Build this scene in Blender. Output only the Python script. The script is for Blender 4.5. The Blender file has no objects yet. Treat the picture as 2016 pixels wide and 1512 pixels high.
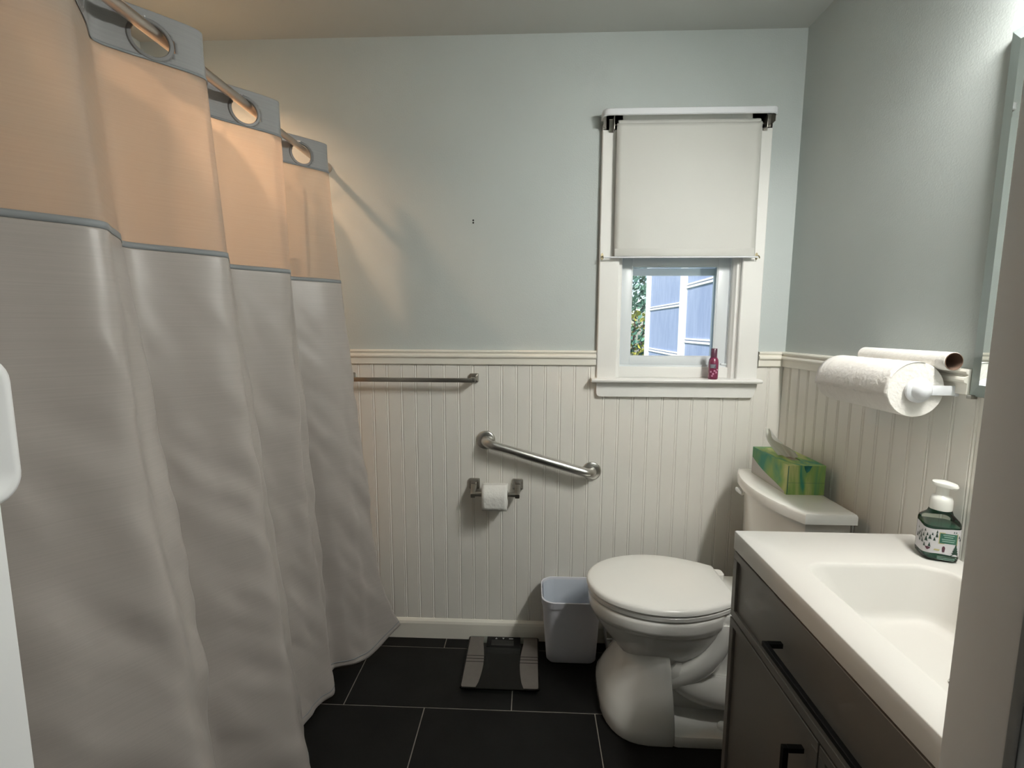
import bpy, bmesh, math, random
from mathutils import Vector, Matrix, noise

random.seed(7)
S = bpy.context.scene
COL = S.collection
PI = math.pi

# ------------------------------------------------------------------ camera, world, sun, exposure
cam_d = bpy.data.cameras.new('camera')
cam = bpy.data.objects.new('camera', cam_d)
COL.objects.link(cam)
S.camera = cam
FPX = 928.35
cam_d.sensor_fit = 'HORIZONTAL'
cam_d.sensor_width = 36.0
cam_d.lens = FPX * 36.0 / 2016.0
cam_d.clip_start = 0.02
_y, _p, _r = math.radians(2.3356), math.radians(-6.7952), math.radians(-0.2153)
_R = (Matrix.Rotation(_y, 3, 'Z') @ Matrix.Rotation(_p, 3, 'X') @ Matrix.Rotation(_r, 3, 'Y'))
_rt, _fw, _up = _R.col[0], _R.col[1], _R.col[2]
_M = Matrix((( _rt[0], _up[0], -_fw[0], 0.0), (_rt[1], _up[1], -_fw[1], 0.0),
             (_rt[2], _up[2], -_fw[2], 1.345), (0, 0, 0, 1)))
cam.matrix_world = _M

W = bpy.data.worlds.new('sky'); S.world = W
W.use_nodes = True
wn = W.node_tree; wn.nodes.clear()
wo = wn.nodes.new('ShaderNodeOutputWorld'); wb = wn.nodes.new('ShaderNodeBackground')
sk = wn.nodes.new('ShaderNodeTexSky')
sk.sky_type = 'NISHITA'; sk.sun_disc = False; sk.sun_elevation = math.radians(48); sk.sun_rotation = math.radians(250)
wb.inputs['Strength'].default_value = 0.25
wn.links.new(sk.outputs[0], wb.inputs['Color']); wn.links.new(wb.outputs[0], wo.inputs['Surface'])

sun_d = bpy.data.lights.new('sun_offscreen', 'SUN'); sun_d.energy = 6.5; sun_d.angle = 0.01; sun_d.color = (1.0, .95, .86)
sun = bpy.data.objects.new('sun_offscreen', sun_d); COL.objects.link(sun)
sun.rotation_euler = Vector((0.62, 0.42, -0.80)).to_track_quat('-Z', 'Y').to_euler()
sun.location = (-6, -2, 8)

S.view_settings.view_transform = 'Standard'
S.view_settings.look = 'None'
S.view_settings.exposure = 0.0
S.view_settings.gamma = 1.0
S.view_settings.use_curve_mapping = False
VANITY_POWER = 240.0     # emission strength of the three vanity globes
SHOWER_POWER = 820.0

# ------------------------------------------------------------------ materials
def nodes_of(m):
    m.use_nodes = True
    return m.node_tree, m.node_tree.nodes['Principled BSDF']

def mat(name, col, rough=0.5, metal=0.0, var=0.0, vscale=8.0, bump=0.0, bscale=60.0, stretch=None, spec=None,
        coat=0.0, sheen=0.0, trans=0.0, ior=None, col2=None, alpha=None):
    m = bpy.data.materials.new(name)
    nt, b = nodes_of(m)
    c = (*col, 1.0)
    b.inputs['Base Color'].default_value = c
    b.inputs['Roughness'].default_value = rough
    b.inputs['Metallic'].default_value = metal
    if spec is not None: b.inputs['Specular IOR Level'].default_value = spec
    if coat: b.inputs['Coat Weight'].default_value = coat; b.inputs['Coat Roughness'].default_value = .05
    if sheen: b.inputs['Sheen Weight'].default_value = sheen
    if trans: b.inputs['Transmission Weight'].default_value = trans
    if ior: b.inputs['IOR'].default_value = ior
    if alpha is not None: b.inputs['Alpha'].default_value = alpha
    tc = nt.nodes.new('ShaderNodeTexCoord'); mp = nt.nodes.new('ShaderNodeMapping')
    nt.links.new(tc.outputs['Object'], mp.inputs['Vector'])
    if stretch: mp.inputs['Scale'].default_value = stretch
    nz = nt.nodes.new('ShaderNodeTexNoise'); nz.inputs['Scale'].default_value = vscale; nz.inputs['Detail'].default_value = 4
    nt.links.new(mp.outputs[0], nz.inputs['Vector'])
    rp = nt.nodes.new('ShaderNodeValToRGB')
    lo = tuple(max(0, x * (1 - var)) for x in col); hi = tuple(min(1, x * (1 + var)) for x in col)
    if col2: lo, hi = col, col2
    rp.color_ramp.elements[0].color = (*lo, 1); rp.color_ramp.elements[1].color = (*hi, 1)
    rp.color_ramp.elements[0].position = .3; rp.color_ramp.elements[1].position = .7
    nt.links.new(nz.outputs['Fac'], rp.inputs['Fac'])
    nt.links.new(rp.outputs['Color'], b.inputs['Base Color'])
    if bump:
        n2 = nt.nodes.new('ShaderNodeTexNoise'); n2.inputs['Scale'].default_value = bscale; n2.inputs['Detail'].default_value = 3
        nt.links.new(mp.outputs[0], n2.inputs['Vector'])
        bp = nt.nodes.new('ShaderNodeBump'); bp.inputs['Strength'].default_value = bump; bp.inputs['Distance'].default_value = .002
        nt.links.new(n2.outputs['Fac'], bp.inputs['Height']); nt.links.new(bp.outputs[0], b.inputs['Normal'])
    return m

def emis(name, col, strength):
    m = bpy.data.materials.new(name); nt, b = nodes_of(m)
    b.inputs['Base Color'].default_value = (*col, 1)
    b.inputs['Emission Color'].default_value = (*col, 1); b.inputs['Emission Strength'].default_value = strength
    return m

M = {}
M['wall'] = mat('wall_paint', (.48, .525, .515), .62, var=.02, vscale=3, bump=.25, bscale=220)
M['ceil'] = mat('ceiling_paint', (.46, .48, .46), .8, var=.02, vscale=2, bump=.12, bscale=160)
M['bead'] = mat('beadboard_paint', (.78, .765, .71), .42, var=.025, vscale=5, bump=.05, bscale=90)
M['trim'] = mat('trim_paint', (.80, .78, .70), .36, var=.02, vscale=6)
M['wtrim'] = mat('window_paint', (.80, .80, .77), .3, var=.02, vscale=6, bump=.08, bscale=40)
M['vinyl'] = mat('window_vinyl', (.70, .74, .76), .35)
M['grout'] = mat('grout', (.22, .20, .175), .85, var=.15, vscale=40, bump=.3)
M['tub'] = mat('tub_acrylic', (.80, .77, .72), .2)
M['surround'] = mat('surround_panel', (.62, .60, .56), .3, var=.02)
M['porcelain'] = mat('porcelain', (.83, .83, .79), .08, var=.01, coat=.4)
M['seatplastic'] = mat('seat_plastic', (.86, .86, .82), .2)
M['nickel'] = mat('brushed_nickel', (.38, .365, .33), .32, metal=1, var=.06, vscale=40, stretch=(1, 1, 12))
M['steel'] = mat('brushed_steel', (.55, .54, .51), .30, metal=1, var=.05, vscale=60)
M['chrome'] = mat('chrome', (.75, .75, .75), .08, metal=1)
M['rodmetal'] = mat('curtain_rod_metal', (.60, .52, .46), .34, metal=1, var=.05)
M['brass'] = mat('aged_brass', (.36, .31, .20), .4, metal=1, var=.2, vscale=80)
M['plate'] = mat('scale_plate', (.16, .145, .13), .55, metal=.3, var=.05, vscale=60)
M['black'] = mat('black_metal', (.006, .006, .006), .6, spec=.2)
M['cab'] = mat('cabinet_paint', (.175, .162, .145), .42, var=.03, vscale=4)
M['cabin'] = mat('cabinet_inside', (.20, .17, .13), .7)
M['counter'] = mat('cultured_marble', (.67, .66, .625), .48, var=.02, vscale=3, bump=.03, bscale=300)
M['ppaper'] = mat('paper_towel', (.80, .78, .74), .95, var=.03, vscale=30, bump=.9, bscale=110)
M['tpaper'] = mat('toilet_tissue', (.80, .80, .76), .95, var=.03, vscale=30, bump=.9, bscale=90)
M['card'] = mat('cardboard', (.16, .10, .07), .9, var=.15, vscale=20)
M['plastic'] = mat('white_plastic', (.74, .76, .79), .3)
M['bin'] = mat('bin_plastic', (.70, .71, .77), .45, var=.02)
M['basket'] = mat('basket_plastic', (.70, .70, .68), .4)
M['jambw'] = mat('jamb_white', (.86, .88, .88), .35, var=.015, vscale=5)
M['hall'] = mat('hall_paint', (.36, .31, .26), .8)
M['hole'] = mat('nail_hole_dark', (.02, .02, .018), .9)
M['pumpw'] = mat('pump_plastic', (.80, .81, .77), .28)
M['tissue'] = mat('tissue_sheet', (.86, .86, .82), .95, bump=.3, bscale=60)
M['cardw'] = mat('box_inside', (.42, .36, .32), .9)
M['leafg'] = mat('leaf_teal', (.10, .24, .16), .5, var=.4, vscale=3)
M['leafy'] = mat('leaf_yellow', (.55, .52, .10), .5, var=.3, vscale=3)
M['blade'] = mat('grass_blade', (.30, .42, .22), .5, var=.3, vscale=3)
M['bark'] = mat('bark', (.14, .10, .08), .9, var=.3)
M['lawn'] = mat('lawn', (.16, .22, .10), .95, var=.3, vscale=4, bump=.6, bscale=30)
M['post'] = mat('porch_white', (.86, .86, .84), .5)
M['darkglass'] = mat('display_glass', (.006, .007, .008), .12)
M['icon'] = mat('icon_print', (.55, .55, .53), .6)
M['lblwhite'] = mat('label_white', (.60, .60, .62), .5, var=.03)
M['lblgreen'] = mat('label_green', (.03, .13, .09), .5)
M['lbldark'] = mat('label_dark_green', (.012, .045, .03), .5)
M['lblgold'] = mat('label_gold', (.50, .45, .22), .5)
M['lblmaroon'] = mat('label_maroon', (.09, .03, .05), .5)
M['lbltext'] = mat('label_text', (.28, .45, .38), .5)
M['canpink'] = mat('can_lacquer', (.20, .03, .075), .22, var=.15, vscale=40, coat=.5)
M['cancap'] = mat('can_cap', (.12, .045, .075), .3)
M['canlbl'] = mat('can_label', (.10, .10, .13), .4)
M['cantext'] = mat('can_text', (.45, .5, .55), .4)
M['canbloss'] = mat('can_blossom', (.55, .22, .34), .4)

def tile_mat():
    m = bpy.data.materials.new('slate_tile'); nt, b = nodes_of(m)
    oi = nt.nodes.new('ShaderNodeObjectInfo'); tc = nt.nodes.new('ShaderNodeTexCoord')
    ad = nt.nodes.new('ShaderNodeVectorMath'); ad.operation = 'ADD'
    mu = nt.nodes.new('ShaderNodeVectorMath'); mu.operation = 'SCALE'; mu.inputs['Scale'].default_value = 17.0
    cb = nt.nodes.new('ShaderNodeCombineXYZ')
    nt.links.new(oi.outputs['Random'], cb.inputs[0]); nt.links.new(oi.outputs['Random'], cb.inputs[1])
    nt.links.new(cb.outputs[0], mu.inputs[0]); nt.links.new(tc.outputs['Object'], ad.inputs[0]); nt.links.new(mu.outputs[0], ad.inputs[1])
    nz = nt.nodes.new('ShaderNodeTexNoise'); nz.inputs['Scale'].default_value = 3.2; nz.inputs['Detail'].default_value = 9
    nz.inputs['Roughness'].default_value = .62; nz.inputs['Distortion'].default_value = 1.4
    nt.links.new(ad.outputs[0], nz.inputs['Vector'])
    rp = nt.nodes.new('ShaderNodeValToRGB')
    rp.color_ramp.elements[0].position = .30; rp.color_ramp.elements[0].color = (.0028, .0028, .0025, 1)
    rp.color_ramp.elements[1].position = .78; rp.color_ramp.elements[1].color = (.0085, .0085, .0075, 1)
    nt.links.new(nz.outputs['Fac'], rp.inputs['Fac']); nt.links.new(rp.outputs[0], b.inputs['Base Color'])
    b.inputs['Roughness'].default_value = .55; b.inputs['Specular IOR Level'].default_value = .22
    n2 = nt.nodes.new('ShaderNodeTexNoise'); n2.inputs['Scale'].default_value = 40; n2.inputs['Detail'].default_value = 5
    nt.links.new(ad.outputs[0], n2.inputs['Vector'])
    bp = nt.nodes.new('ShaderNodeBump'); bp.inputs['Strength'].default_value = .22; bp.inputs['Distance'].default_value = .002
    nt.links.new(n2.outputs['Fac'], bp.inputs['Height']); nt.links.new(bp.outputs[0], b.inputs['Normal'])
    return m
M['tile'] = tile_mat()

def cloth_mat(name, col, rough, translucent, transparent=0.0, weave=1.0):
    m = bpy.data.materials.new(name); nt, b = nodes_of(m)
    out = nt.nodes['Material Output']
    b.inputs['Base Color'].default_value = (*col, 1); b.inputs['Roughness'].default_value = rough
    b.inputs['Sheen Weight'].default_value = .25; b.inputs['Sheen Roughness'].default_value = .35
    tc = nt.nodes.new('ShaderNodeTexCoord'); mp = nt.nodes.new('ShaderNodeMapping'); mp.inputs['Scale'].default_value = (6, 6, 420)
    nz = nt.nodes.new('ShaderNodeTexNoise'); nz.inputs['Scale'].default_value = 1.0; nz.inputs['Detail'].default_value = 3
    nt.links.new(tc.outputs['Object'], mp.inputs['Vector']); nt.links.new(mp.outputs[0], nz.inputs['Vector'])
    rp = nt.nodes.new('ShaderNodeValToRGB')
    rp.color_ramp.elements[0].color = (*[x * (1 - .06 * weave) for x in col], 1); rp.color_ramp.elements[1].color = (*[min(1, x * (1 + .05 * weave)) for x in col], 1)
    rp.color_ramp.elements[0].position = .3; rp.color_ramp.elements[1].position = .7
    nt.links.new(nz.outputs['Fac'], rp.inputs['Fac']); nt.links.new(rp.outputs[0], b.inputs['Base Color'])
    n2 = nt.nodes.new('ShaderNodeTexNoise'); n2.inputs['Scale'].default_value = 14; n2.inputs['Detail'].default_value = 5
    nt.links.new(tc.outputs['Object'], n2.inputs['Vector'])
    bp = nt.nodes.new('ShaderNodeBump'); bp.inputs['Strength'].default_value = .28; bp.inputs['Distance'].default_value = .004
    nt.links.new(n2.outputs['Fac'], bp.inputs['Height']); nt.links.new(bp.outputs[0], b.inputs['Normal'])
    last = b.outputs[0]
    if translucent:
        tl = nt.nodes.new('ShaderNodeBsdfTranslucent'); tl.inputs['Color'].default_value = (*col, 1)
        mx = nt.nodes.new('ShaderNodeMixShader'); mx.inputs[0].default_value = translucent
        nt.links.new(last, mx.inputs[1]); nt.links.new(tl.outputs[0], mx.inputs[2]); last = mx.outputs[0]
    if transparent:
        tp = nt.nodes.new('ShaderNodeBsdfTransparent'); tp.inputs['Color'].default_value = (1, .98, .95, 1)
        mx = nt.nodes.new('ShaderNodeMixShader'); mx.inputs[0].default_value = transparent
        nt.links.new(last, mx.inputs[1]); nt.links.new(tp.outputs[0], mx.inputs[2]); last = mx.outputs[0]
    nt.links.new(last, out.inputs['Surface'])
    return m
M['curtain'] = cloth_mat('curtain_taffeta', (.43, .395, .365), .36, .05, weave=.7)
M['header'] = cloth_mat('curtain_header', (.32, .325, .325), .6, .06)
M['sheer'] = cloth_mat('curtain_sheer', (.62, .56, .50), .7, .5, .42)
M['hemseam'] = cloth_mat('curtain_seam', (.25, .27, .28), .6, 0)
M['liner'] = cloth_mat('liner_vinyl', (.84, .82, .78), .5, .6, .12, weave=0.0)
M['tissue'] = cloth_mat('tissue_paper', (.88, .88, .84), .9, .45, weave=0.0)
M['grommet'] = mat('grommet_plastic', (.20, .20, .20), .45)
M['shade'] = cloth_mat('shade_vinyl', (.70, .70, .66), .55, .2, weave=0.0)

def glass_mat(name, tint, transp=.85, rough=.03):
    m = bpy.data.materials.new(name); nt, b = nodes_of(m); out = nt.nodes['Material Output']
    tp = nt.nodes.new('ShaderNodeBsdfTransparent'); tp.inputs['Color'].default_value = (*tint, 1)
    gl = nt.nodes.new('ShaderNodeBsdfGlossy'); gl.inputs['Roughness'].default_value = rough; gl.inputs['Color'].default_value = (.9, .9, .9, 1)
    fr = nt.nodes.new('ShaderNodeFresnel'); fr.inputs['IOR'].default_value = 1.45
    mx = nt.nodes.new('ShaderNodeMixShader')
    nt.links.new(fr.outputs[0], mx.inputs[0]); nt.links.new(tp.outputs[0], mx.inputs[1]); nt.links.new(gl.outputs[0], mx.inputs[2])
    nt.links.new(mx.outputs[0], out.inputs['Surface'])
    return m
M['pane'] = glass_mat('window_glass', (.95, .97, 1.0))
M['bottle'] = glass_mat('bottle_clear', (.86, .93, .89), rough=.05)
M['scaleglass'] = glass_mat('scale_glass', (.72, .76, .74))
M['cup'] = glass_mat('suction_cup_clear', (.92, .90, .86), rough=.1)
M['liquid'] = mat('green_soap', (.03, .13, .085), .15)
M['mirror'] = mat('mirror_silver', (.86, .91, .89), .015, metal=1)
M['mirredge'] = mat('mirror_edge', (.30, .36, .345), .3)  # matte grey-green; on the slanted edge it is a painted-in reflection

def screen_mat():
    m = bpy.data.materials.new('porch_screen'); nt, b = nodes_of(m)
    tc = nt.nodes.new('ShaderNodeTexCoord'); mp = nt.nodes.new('ShaderNodeMapping'); mp.inputs['Scale'].default_value = (6, 6, 1.2)
    nz = nt.nodes.new('ShaderNodeTexNoise'); nz.inputs['Scale'].default_value = 2.5; nz.inputs['Detail'].default_value = 6
    nt.links.new(tc.outputs['Object'], mp.inputs[0]); nt.links.new(mp.outputs[0], nz.inputs['Vector'])
    rp = nt.nodes.new('ShaderNodeValToRGB')
    rp.color_ramp.elements[0].color = (.17, .22, .34, 1); rp.color_ramp.elements[1].color = (.30, .36, .50, 1)
    nt.links.new(nz.outputs[0], rp.inputs[0]); nt.links.new(rp.outputs[0], b.inputs['Base Color'])
    b.inputs['Roughness'].default_value = .8
    return m
M['screen'] = screen_mat()

def tissuebox_mat():
    m = bpy.data.materials.new('tissue_box_print'); nt, b = nodes_of(m)
    tc = nt.nodes.new('ShaderNodeTexCoord'); mp = nt.nodes.new('ShaderNodeMapping'); mp.inputs['Scale'].default_value = (26, 10, 5)
    nz = nt.nodes.new('ShaderNodeTexNoise'); nz.inputs['Scale'].default_value = 1.0; nz.inputs['Detail'].default_value = 3; nz.inputs['Distortion'].default_value = .6
    nt.links.new(tc.outputs['Object'], mp.inputs[0]); nt.links.new(mp.outputs[0], nz.inputs['Vector'])
    rp = nt.nodes.new('ShaderNodeValToRGB'); e = rp.color_ramp.elements
    e[0].position = .34; e[0].color = (.03, .25, .16, 1); e[1].position = .66; e[1].color = (.52, .55, .22, 1)
    x = e.new(.50); x.color = (.25, .40, .10, 1)
    nt.links.new(nz.outputs[0], rp.inputs[0]); nt.links.new(rp.outputs[0], b.inputs['Base Color'])
    b.inputs['Roughness'].default_value = .55
    return m
M['tbox'] = tissuebox_mat()
M['tboxteal'] = mat('tissue_box_teal', (.01, .15, .12), .55, var=.2, vscale=30)
M['tboxpale'] = mat('tissue_box_pale', (.55, .54, .52), .55)

# ------------------------------------------------------------------ mesh helpers
def tag(o, label=None, cat=None, group=None, kind=None):
    if label: o['label'] = label
    if cat: o['category'] = cat
    if group: o['group'] = group
    if kind: o['kind'] = kind
    return o

def adopt(o, parent):
    if parent is not None:
        o.parent = parent
        o.matrix_parent_inverse = Matrix.Translation(-Vector(parent.location)) if parent.type == 'EMPTY' else Matrix.Identity(4)
    return o

def thing(name, loc, label, cat, group=None, kind=None):
    o = bpy.data.objects.new(name, None); COL.objects.link(o)
    o.location = loc; o.empty_display_size = .05
    return tag(o, label, cat, group, kind)

def link(name, me, m, parent=None):
    o = bpy.data.objects.new(name, me); COL.objects.link(o)
    if m is not None and len(me.materials) == 0: me.materials.append(m)
    return adopt(o, parent)

def finish(bm, name, smooth=False, angle=40):
    bmesh.ops.recalc_face_normals(bm, faces=bm.faces)
    me = bpy.data.meshes.new(name)
    if smooth:
        for f in bm.faces: f.smooth = True
        for e in bm.edges:
            if len(e.link_faces) == 2 and e.calc_face_angle(0) > math.radians(angle): e.smooth = False
    bm.to_mesh(me); bm.free()
    return me

def add_box(bm, x0, x1, y0, y1, z0, z1, bev=0.0, seg=2, mi=0):
    g = bmesh.ops.create_cube(bm, size=1.0)['verts']
    for v in g:
        v.co = Vector(((x0 + x1) / 2 + v.co.x * (x1 - x0), (y0 + y1) / 2 + v.co.y * (y1 - y0), (z0 + z1) / 2 + v.co.z * (z1 - z0)))
    fs = set(f for v in g for f in v.link_faces)
    for f in fs: f.material_index = mi
    if bev:
        es = list(set(e for v in g for e in v.link_edges))
        bmesh.ops.bevel(bm, geom=es, offset=bev, segments=seg, affect='EDGES', profile=.5)

def box(name, x0, x1, y0, y1, z0, z1, m, parent=None, bev=0.0, seg=2):
    bm = bmesh.new(); add_box(bm, x0, x1, y0, y1, z0, z1, bev, seg)
    return link(name, finish(bm, name, smooth=bool(bev)), m, parent)

def boxes(name, lst, m, parent=None, bev=0.0):
    bm = bmesh.new()
    for b in lst: add_box(bm, *b, bev)
    return link(name, finish(bm, name, smooth=bool(bev)), m, parent)

def add_loft(bm, rings, cap0=True, cap1=True, closed=True, mi=0):
    rv = [[bm.verts.new(p) for p in r] for r in rings]
    n = len(rv[0])
    for a, b in zip(rv[:-1], rv[1:]):
        for i in range(n if closed else n - 1):
            j = (i + 1) % n
            f = bm.faces.new((a[i], a[j], b[j], b[i])); f.material_index = mi
    if cap0 and n > 2: bm.faces.new(rv[0]).material_index = mi
    if cap1 and n > 2: bm.faces.new(rv[-1]).material_index = mi
    return rv

def loft(name, rings, m, parent=None, cap0=True, cap1=True, closed=True, smooth=True, angle=40):
    bm = bmesh.new(); add_loft(bm, rings, cap0, cap1, closed)
    return link(name, finish(bm, name, smooth, angle), m, parent)

def lathe_rings(prof, c, axis='Z', n=24):
    rs = []
    for r, h in prof:
        ring = []
        for i in range(n):
            a = 2 * PI * i / n; u, v = r * math.cos(a), r * math.sin(a)
            if axis == 'Z': ring.append((c[0] + u, c[1] + v, c[2] + h))
            elif axis == 'Y': ring.append((c[0] + u, c[1] + h, c[2] + v))
            else: ring.append((c[0] + h, c[1] + u, c[2] + v))
        rs.append(ring)
    return rs

def lathe(name, prof, c, m, parent=None, axis='Z', n=24, cap0=True, cap1=True, angle=40):
    return loft(name, lathe_rings(prof, c, axis, n), m, parent, cap0, cap1, True, True, angle)

def tube_rings(pts, r, n=10):
    pts = [Vector(p) for p in pts]; rs = []
    prev = None
    for i, p in enumerate(pts):
        t = (pts[min(i + 1, len(pts) - 1)] - pts[max(i - 1, 0)]).normalized()
        if prev is None:
            u = t.orthogonal().normalized()
        else:
            u = (prev - t * prev.dot(t)).normalized()
        prev = u; w = t.cross(u)
        rr = r[i] if isinstance(r, (list, tuple)) else r
        rs.append([p + u * (rr * math.cos(2 * PI * k / n)) + w * (rr * math.sin(2 * PI * k / n)) for k in range(n)])
    return rs

def tube(name, pts, r, m, parent=None, n=10, cap=True):
    return loft(name, tube_rings(pts, r, n), m, parent, cap, cap)

def prism(name, poly, axis, a, b, m, parent=None, smooth=False):
    """poly of 2-D points extruded from a to b. axis X: (y,z); Y: (x,z); Z: (x,y)."""
    def mk(p, t):
        return {'X': (t, p[0], p[1]), 'Y': (p[0], t, p[1]), 'Z': (p[0], p[1], t)}[axis]
    return loft(name, [[mk(p, a) for p in poly], [mk(p, b) for p in poly]], m, parent, smooth=smooth)

def rrect(x0, x1, y0, y1, r, k=6):
    pts = []
    for cx, cy, a0 in ((x1 - r, y1 - r, 0), (x0 + r, y1 - r, 90), (x0 + r, y0 + r, 180), (x1 - r, y0 + r, 270)):
        for i in range(k + 1):
            a = math.radians(a0 + 90 * i / k); pts.append((cx + r * math.cos(a), cy + r * math.sin(a)))
    return pts

def spline(pts, per=8):
    """Catmull-Rom through points."""
    P = [Vector(p) for p in pts]; P = [P[0] * 2 - P[1]] + P + [P[-1] * 2 - P[-2]]
    out = []
    for i in range(1, len(P) - 2):
        for k in range(per):
            t = k / per; a, b, c, d = P[i - 1:i + 3]
            out.append(.5 * ((2 * b) + (c - a) * t + (2 * a - 5 * b + 4 * c - d) * t * t + (3 * b - a - 3 * c + d) * t ** 3))
    out.append(P[-2]); return out

def interp(x, tbl):
    if x <= tbl[0][0]: return tbl[0][1]
    for (a, p), (b, q) in zip(tbl[:-1], tbl[1:]):
        if x <= b:
            t = (x - a) / (b - a); return p + (q - p) * t
    return tbl[-1][1]

def sinterp(x, tbl):
    """smooth (Catmull-Rom style) interpolation of a table"""
    n = len(tbl)
    if x <= tbl[0][0]: return tbl[0][1]
    if x >= tbl[-1][0]: return tbl[-1][1]
    for i in range(n - 1):
        if x <= tbl[i + 1][0]:
            x0, y0 = tbl[i]; x1, y1 = tbl[i + 1]
            m0 = (tbl[i + 1][1] - tbl[max(i - 1, 0)][1]) / (tbl[i + 1][0] - tbl[max(i - 1, 0)][0])
            m1 = (tbl[min(i + 2, n - 1)][1] - tbl[i][1]) / (tbl[min(i + 2, n - 1)][0] - tbl[i][0])
            h = x1 - x0; t = (x - x0) / h
            return (2*t**3 - 3*t*t + 1)*y0 + (t**3 - 2*t*t + t)*h*m0 + (-2*t**3 + 3*t*t)*y1 + (t**3 - t*t)*h*m1

# ------------------------------------------------------------------ room dimensions (metres)
YB = 1.915      # back wall face
XR = 1.006      # right wall face
XL = -1.53      # far wall of the tub alcove
YF = 0.41       # bathroom face of the door wall
YH = 0.29       # hallway face of the door wall
ZC = 2.442      # ceiling
PLANK = 0.0591

# ------------------------------------------------------------------ structure
floor = box('floor', XL - .12, XR + .12, -1.4, YB + .12, -.10, -.0015, M['grout']); tag(floor, kind='structure')
ceiling = box('ceiling', XL - .12, XR + .12, -1.4, YB + .12, ZC, ZC + .1, M['ceil']); tag(ceiling, kind='structure')
OX0, OX1, OZ0, OZ1 = .335, .815, 1.145, 2.085       # window opening
wall_back = boxes('wall_back', [(XL - .12, OX0, YB, YB + .12, 0, ZC), (OX1, XR + .12, YB, YB + .12, 0, ZC),
                                (OX0, OX1, YB, YB + .12, 0, OZ0), (OX0, OX1, YB, YB + .12, OZ1, ZC)], M['wall'])
tag(wall_back, kind='structure')
wall_right = box('wall_right', XR, XR + .12, -1.4, YB, 0, ZC, M['wall']); tag(wall_right, kind='structure')
wall_left = box('wall_left', XL - .12, XL, -1.4, YB, 0, ZC, M['wall']); tag(wall_left, kind='structure')
DX0, DX1, DZ = -.503, .383, 2.05
wall_front = boxes('wall_front', [(XL, DX0 - .02, YH, YF, 0, ZC), (DX1 + .02, XR, YH, YF, 0, ZC),
                                  (DX0 - .02, DX1 + .02, YH, YF, DZ + .02, ZC)], M['wall'])
tag(wall_front, kind='structure')
wall_hall = box('wall_hallway', XL, XR, -1.4, -1.28, 0, ZC, M['hall']); tag(wall_hall, kind='structure')

# door jambs: a board with a stop strip on it
def jamb(name, x, s, m):
    e = bpy.data.objects.new(name, None); COL.objects.link(e); e.location = (x, (YF + YH) / 2, 0); tag(e, kind='structure')
    xs = sorted((x, x + s * .02))
    box('jamb_board', xs[0], xs[1], YH - .002, YF + .002, 0, DZ, m, e)
    xs = sorted((x, x - s * .011))
    box('door_stop', xs[0], xs[1], YF - .052, YF + .002, 0, DZ, m, e, bev=.002)
    xs = sorted((x - s * .002, x + s * .065))
    box('casing', x + (.008 if s > 0 else -.073), x + (.073 if s > 0 else -.008), YF, YF + .014, 0, DZ + .05, m, e, bev=.003)
    return e
j1 = jamb('trim_1', DX1 + .011, 1, M['jambw'])
j2 = jamb('trim_2', DX0 - .011, -1, M['jambw'])
lathe('screw', [(.004, 0), (.004, .0015), (.002, .002)], (DX1 + .0108, .325, .99), M['nickel'], j1, axis='X', n=10)

# floor tiles, running bond
def build_tiles():
    TW, TH, G = .6035, .317, .0035
    rows = [(1.836, 1.907, -.358)]
    y = 1.836; k = 0
    offs = [-.06, -.37]
    while y > .30:
        rows.append((y - TH, y, offs[k % 2])); y -= TH; k += 1
    cache = {}
    for (y0, y1, off) in rows:
        x = off
        while x > -.80: x -= TW
        while x < XR:
            a, b = max(x, -.83), min(x + TW, XR - .002)
            if b - a > .02:
                w, h = round(b - a - G, 4), round(y1 - y0 - G, 4)
                if (w, h) not in cache:
                    bm = bmesh.new(); add_box(bm, -w / 2, w / 2, -h / 2, h / 2, -.006, 0, .0012, 1)
                    cache[(w, h)] = finish(bm, 'tile'); cache[(w, h)].materials.append(M['tile'])
                o = bpy.data.objects.new('tile', cache[(w, h)]); COL.objects.link(o)
                o.location = ((a + b) / 2, (y0 + y1) / 2, .0005); o.parent = floor
            x += TW
build_tiles()

# beadboard planks (flat board with a bead along one edge)
def plank_mesh(z0, z1, w=PLANK):
    t = .008
    prof = [(0, 0), (0, -t + .0026), (.0015, -t + .0016), (.0030, -t), (w - .0100, -t), (w - .0086, -t + .0018), (w - .0070, -t + .0003),
            (w - .0050, -t - .0003), (w - .0030, -t + .0003), (w - .0015, -t + .0018), (w, -t + .0026), (w, 0)]
    bm = bmesh.new()
    add_loft(bm, [[(x, y, z0) for x, y in prof], [(x, y, z1) for x, y in prof]])
    me = finish(bm, 'plank'); me.materials.append(M['bead']); return me
pl_full, pl_low = plank_mesh(.0, 1.205), plank_mesh(.0, 1.085)
x = -.59 - 5 * PLANK
while x < XR - .01:
    w = PLANK
    me = pl_low if (x + w > .345 and x < .805) else pl_full
    if x + w > XR:
        me = plank_mesh(0, 1.205, XR - x)
    o = bpy.data.objects.new('plank', me); COL.objects.link(o); o.location = (x, YB, 0); o.parent = wall_back
    x += w
y = YB - .008
while y > YF + .02:
    o = bpy.data.objects.new('plank', pl_full); COL.objects.link(o); o.location = (XR, y, 0)
    o.rotation_euler = (0, 0, -PI / 2); o.parent = wall_right
    y -= PLANK
for dz in (.0046, -.0046):
    lathe('nail_hole', [(.0036, -.0006), (.0036, .0), (.0016, .0004)], (-.2335, YB - .0004, 1.7605 + dz), M['hole'], wall_back, axis='Y', n=10)

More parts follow.
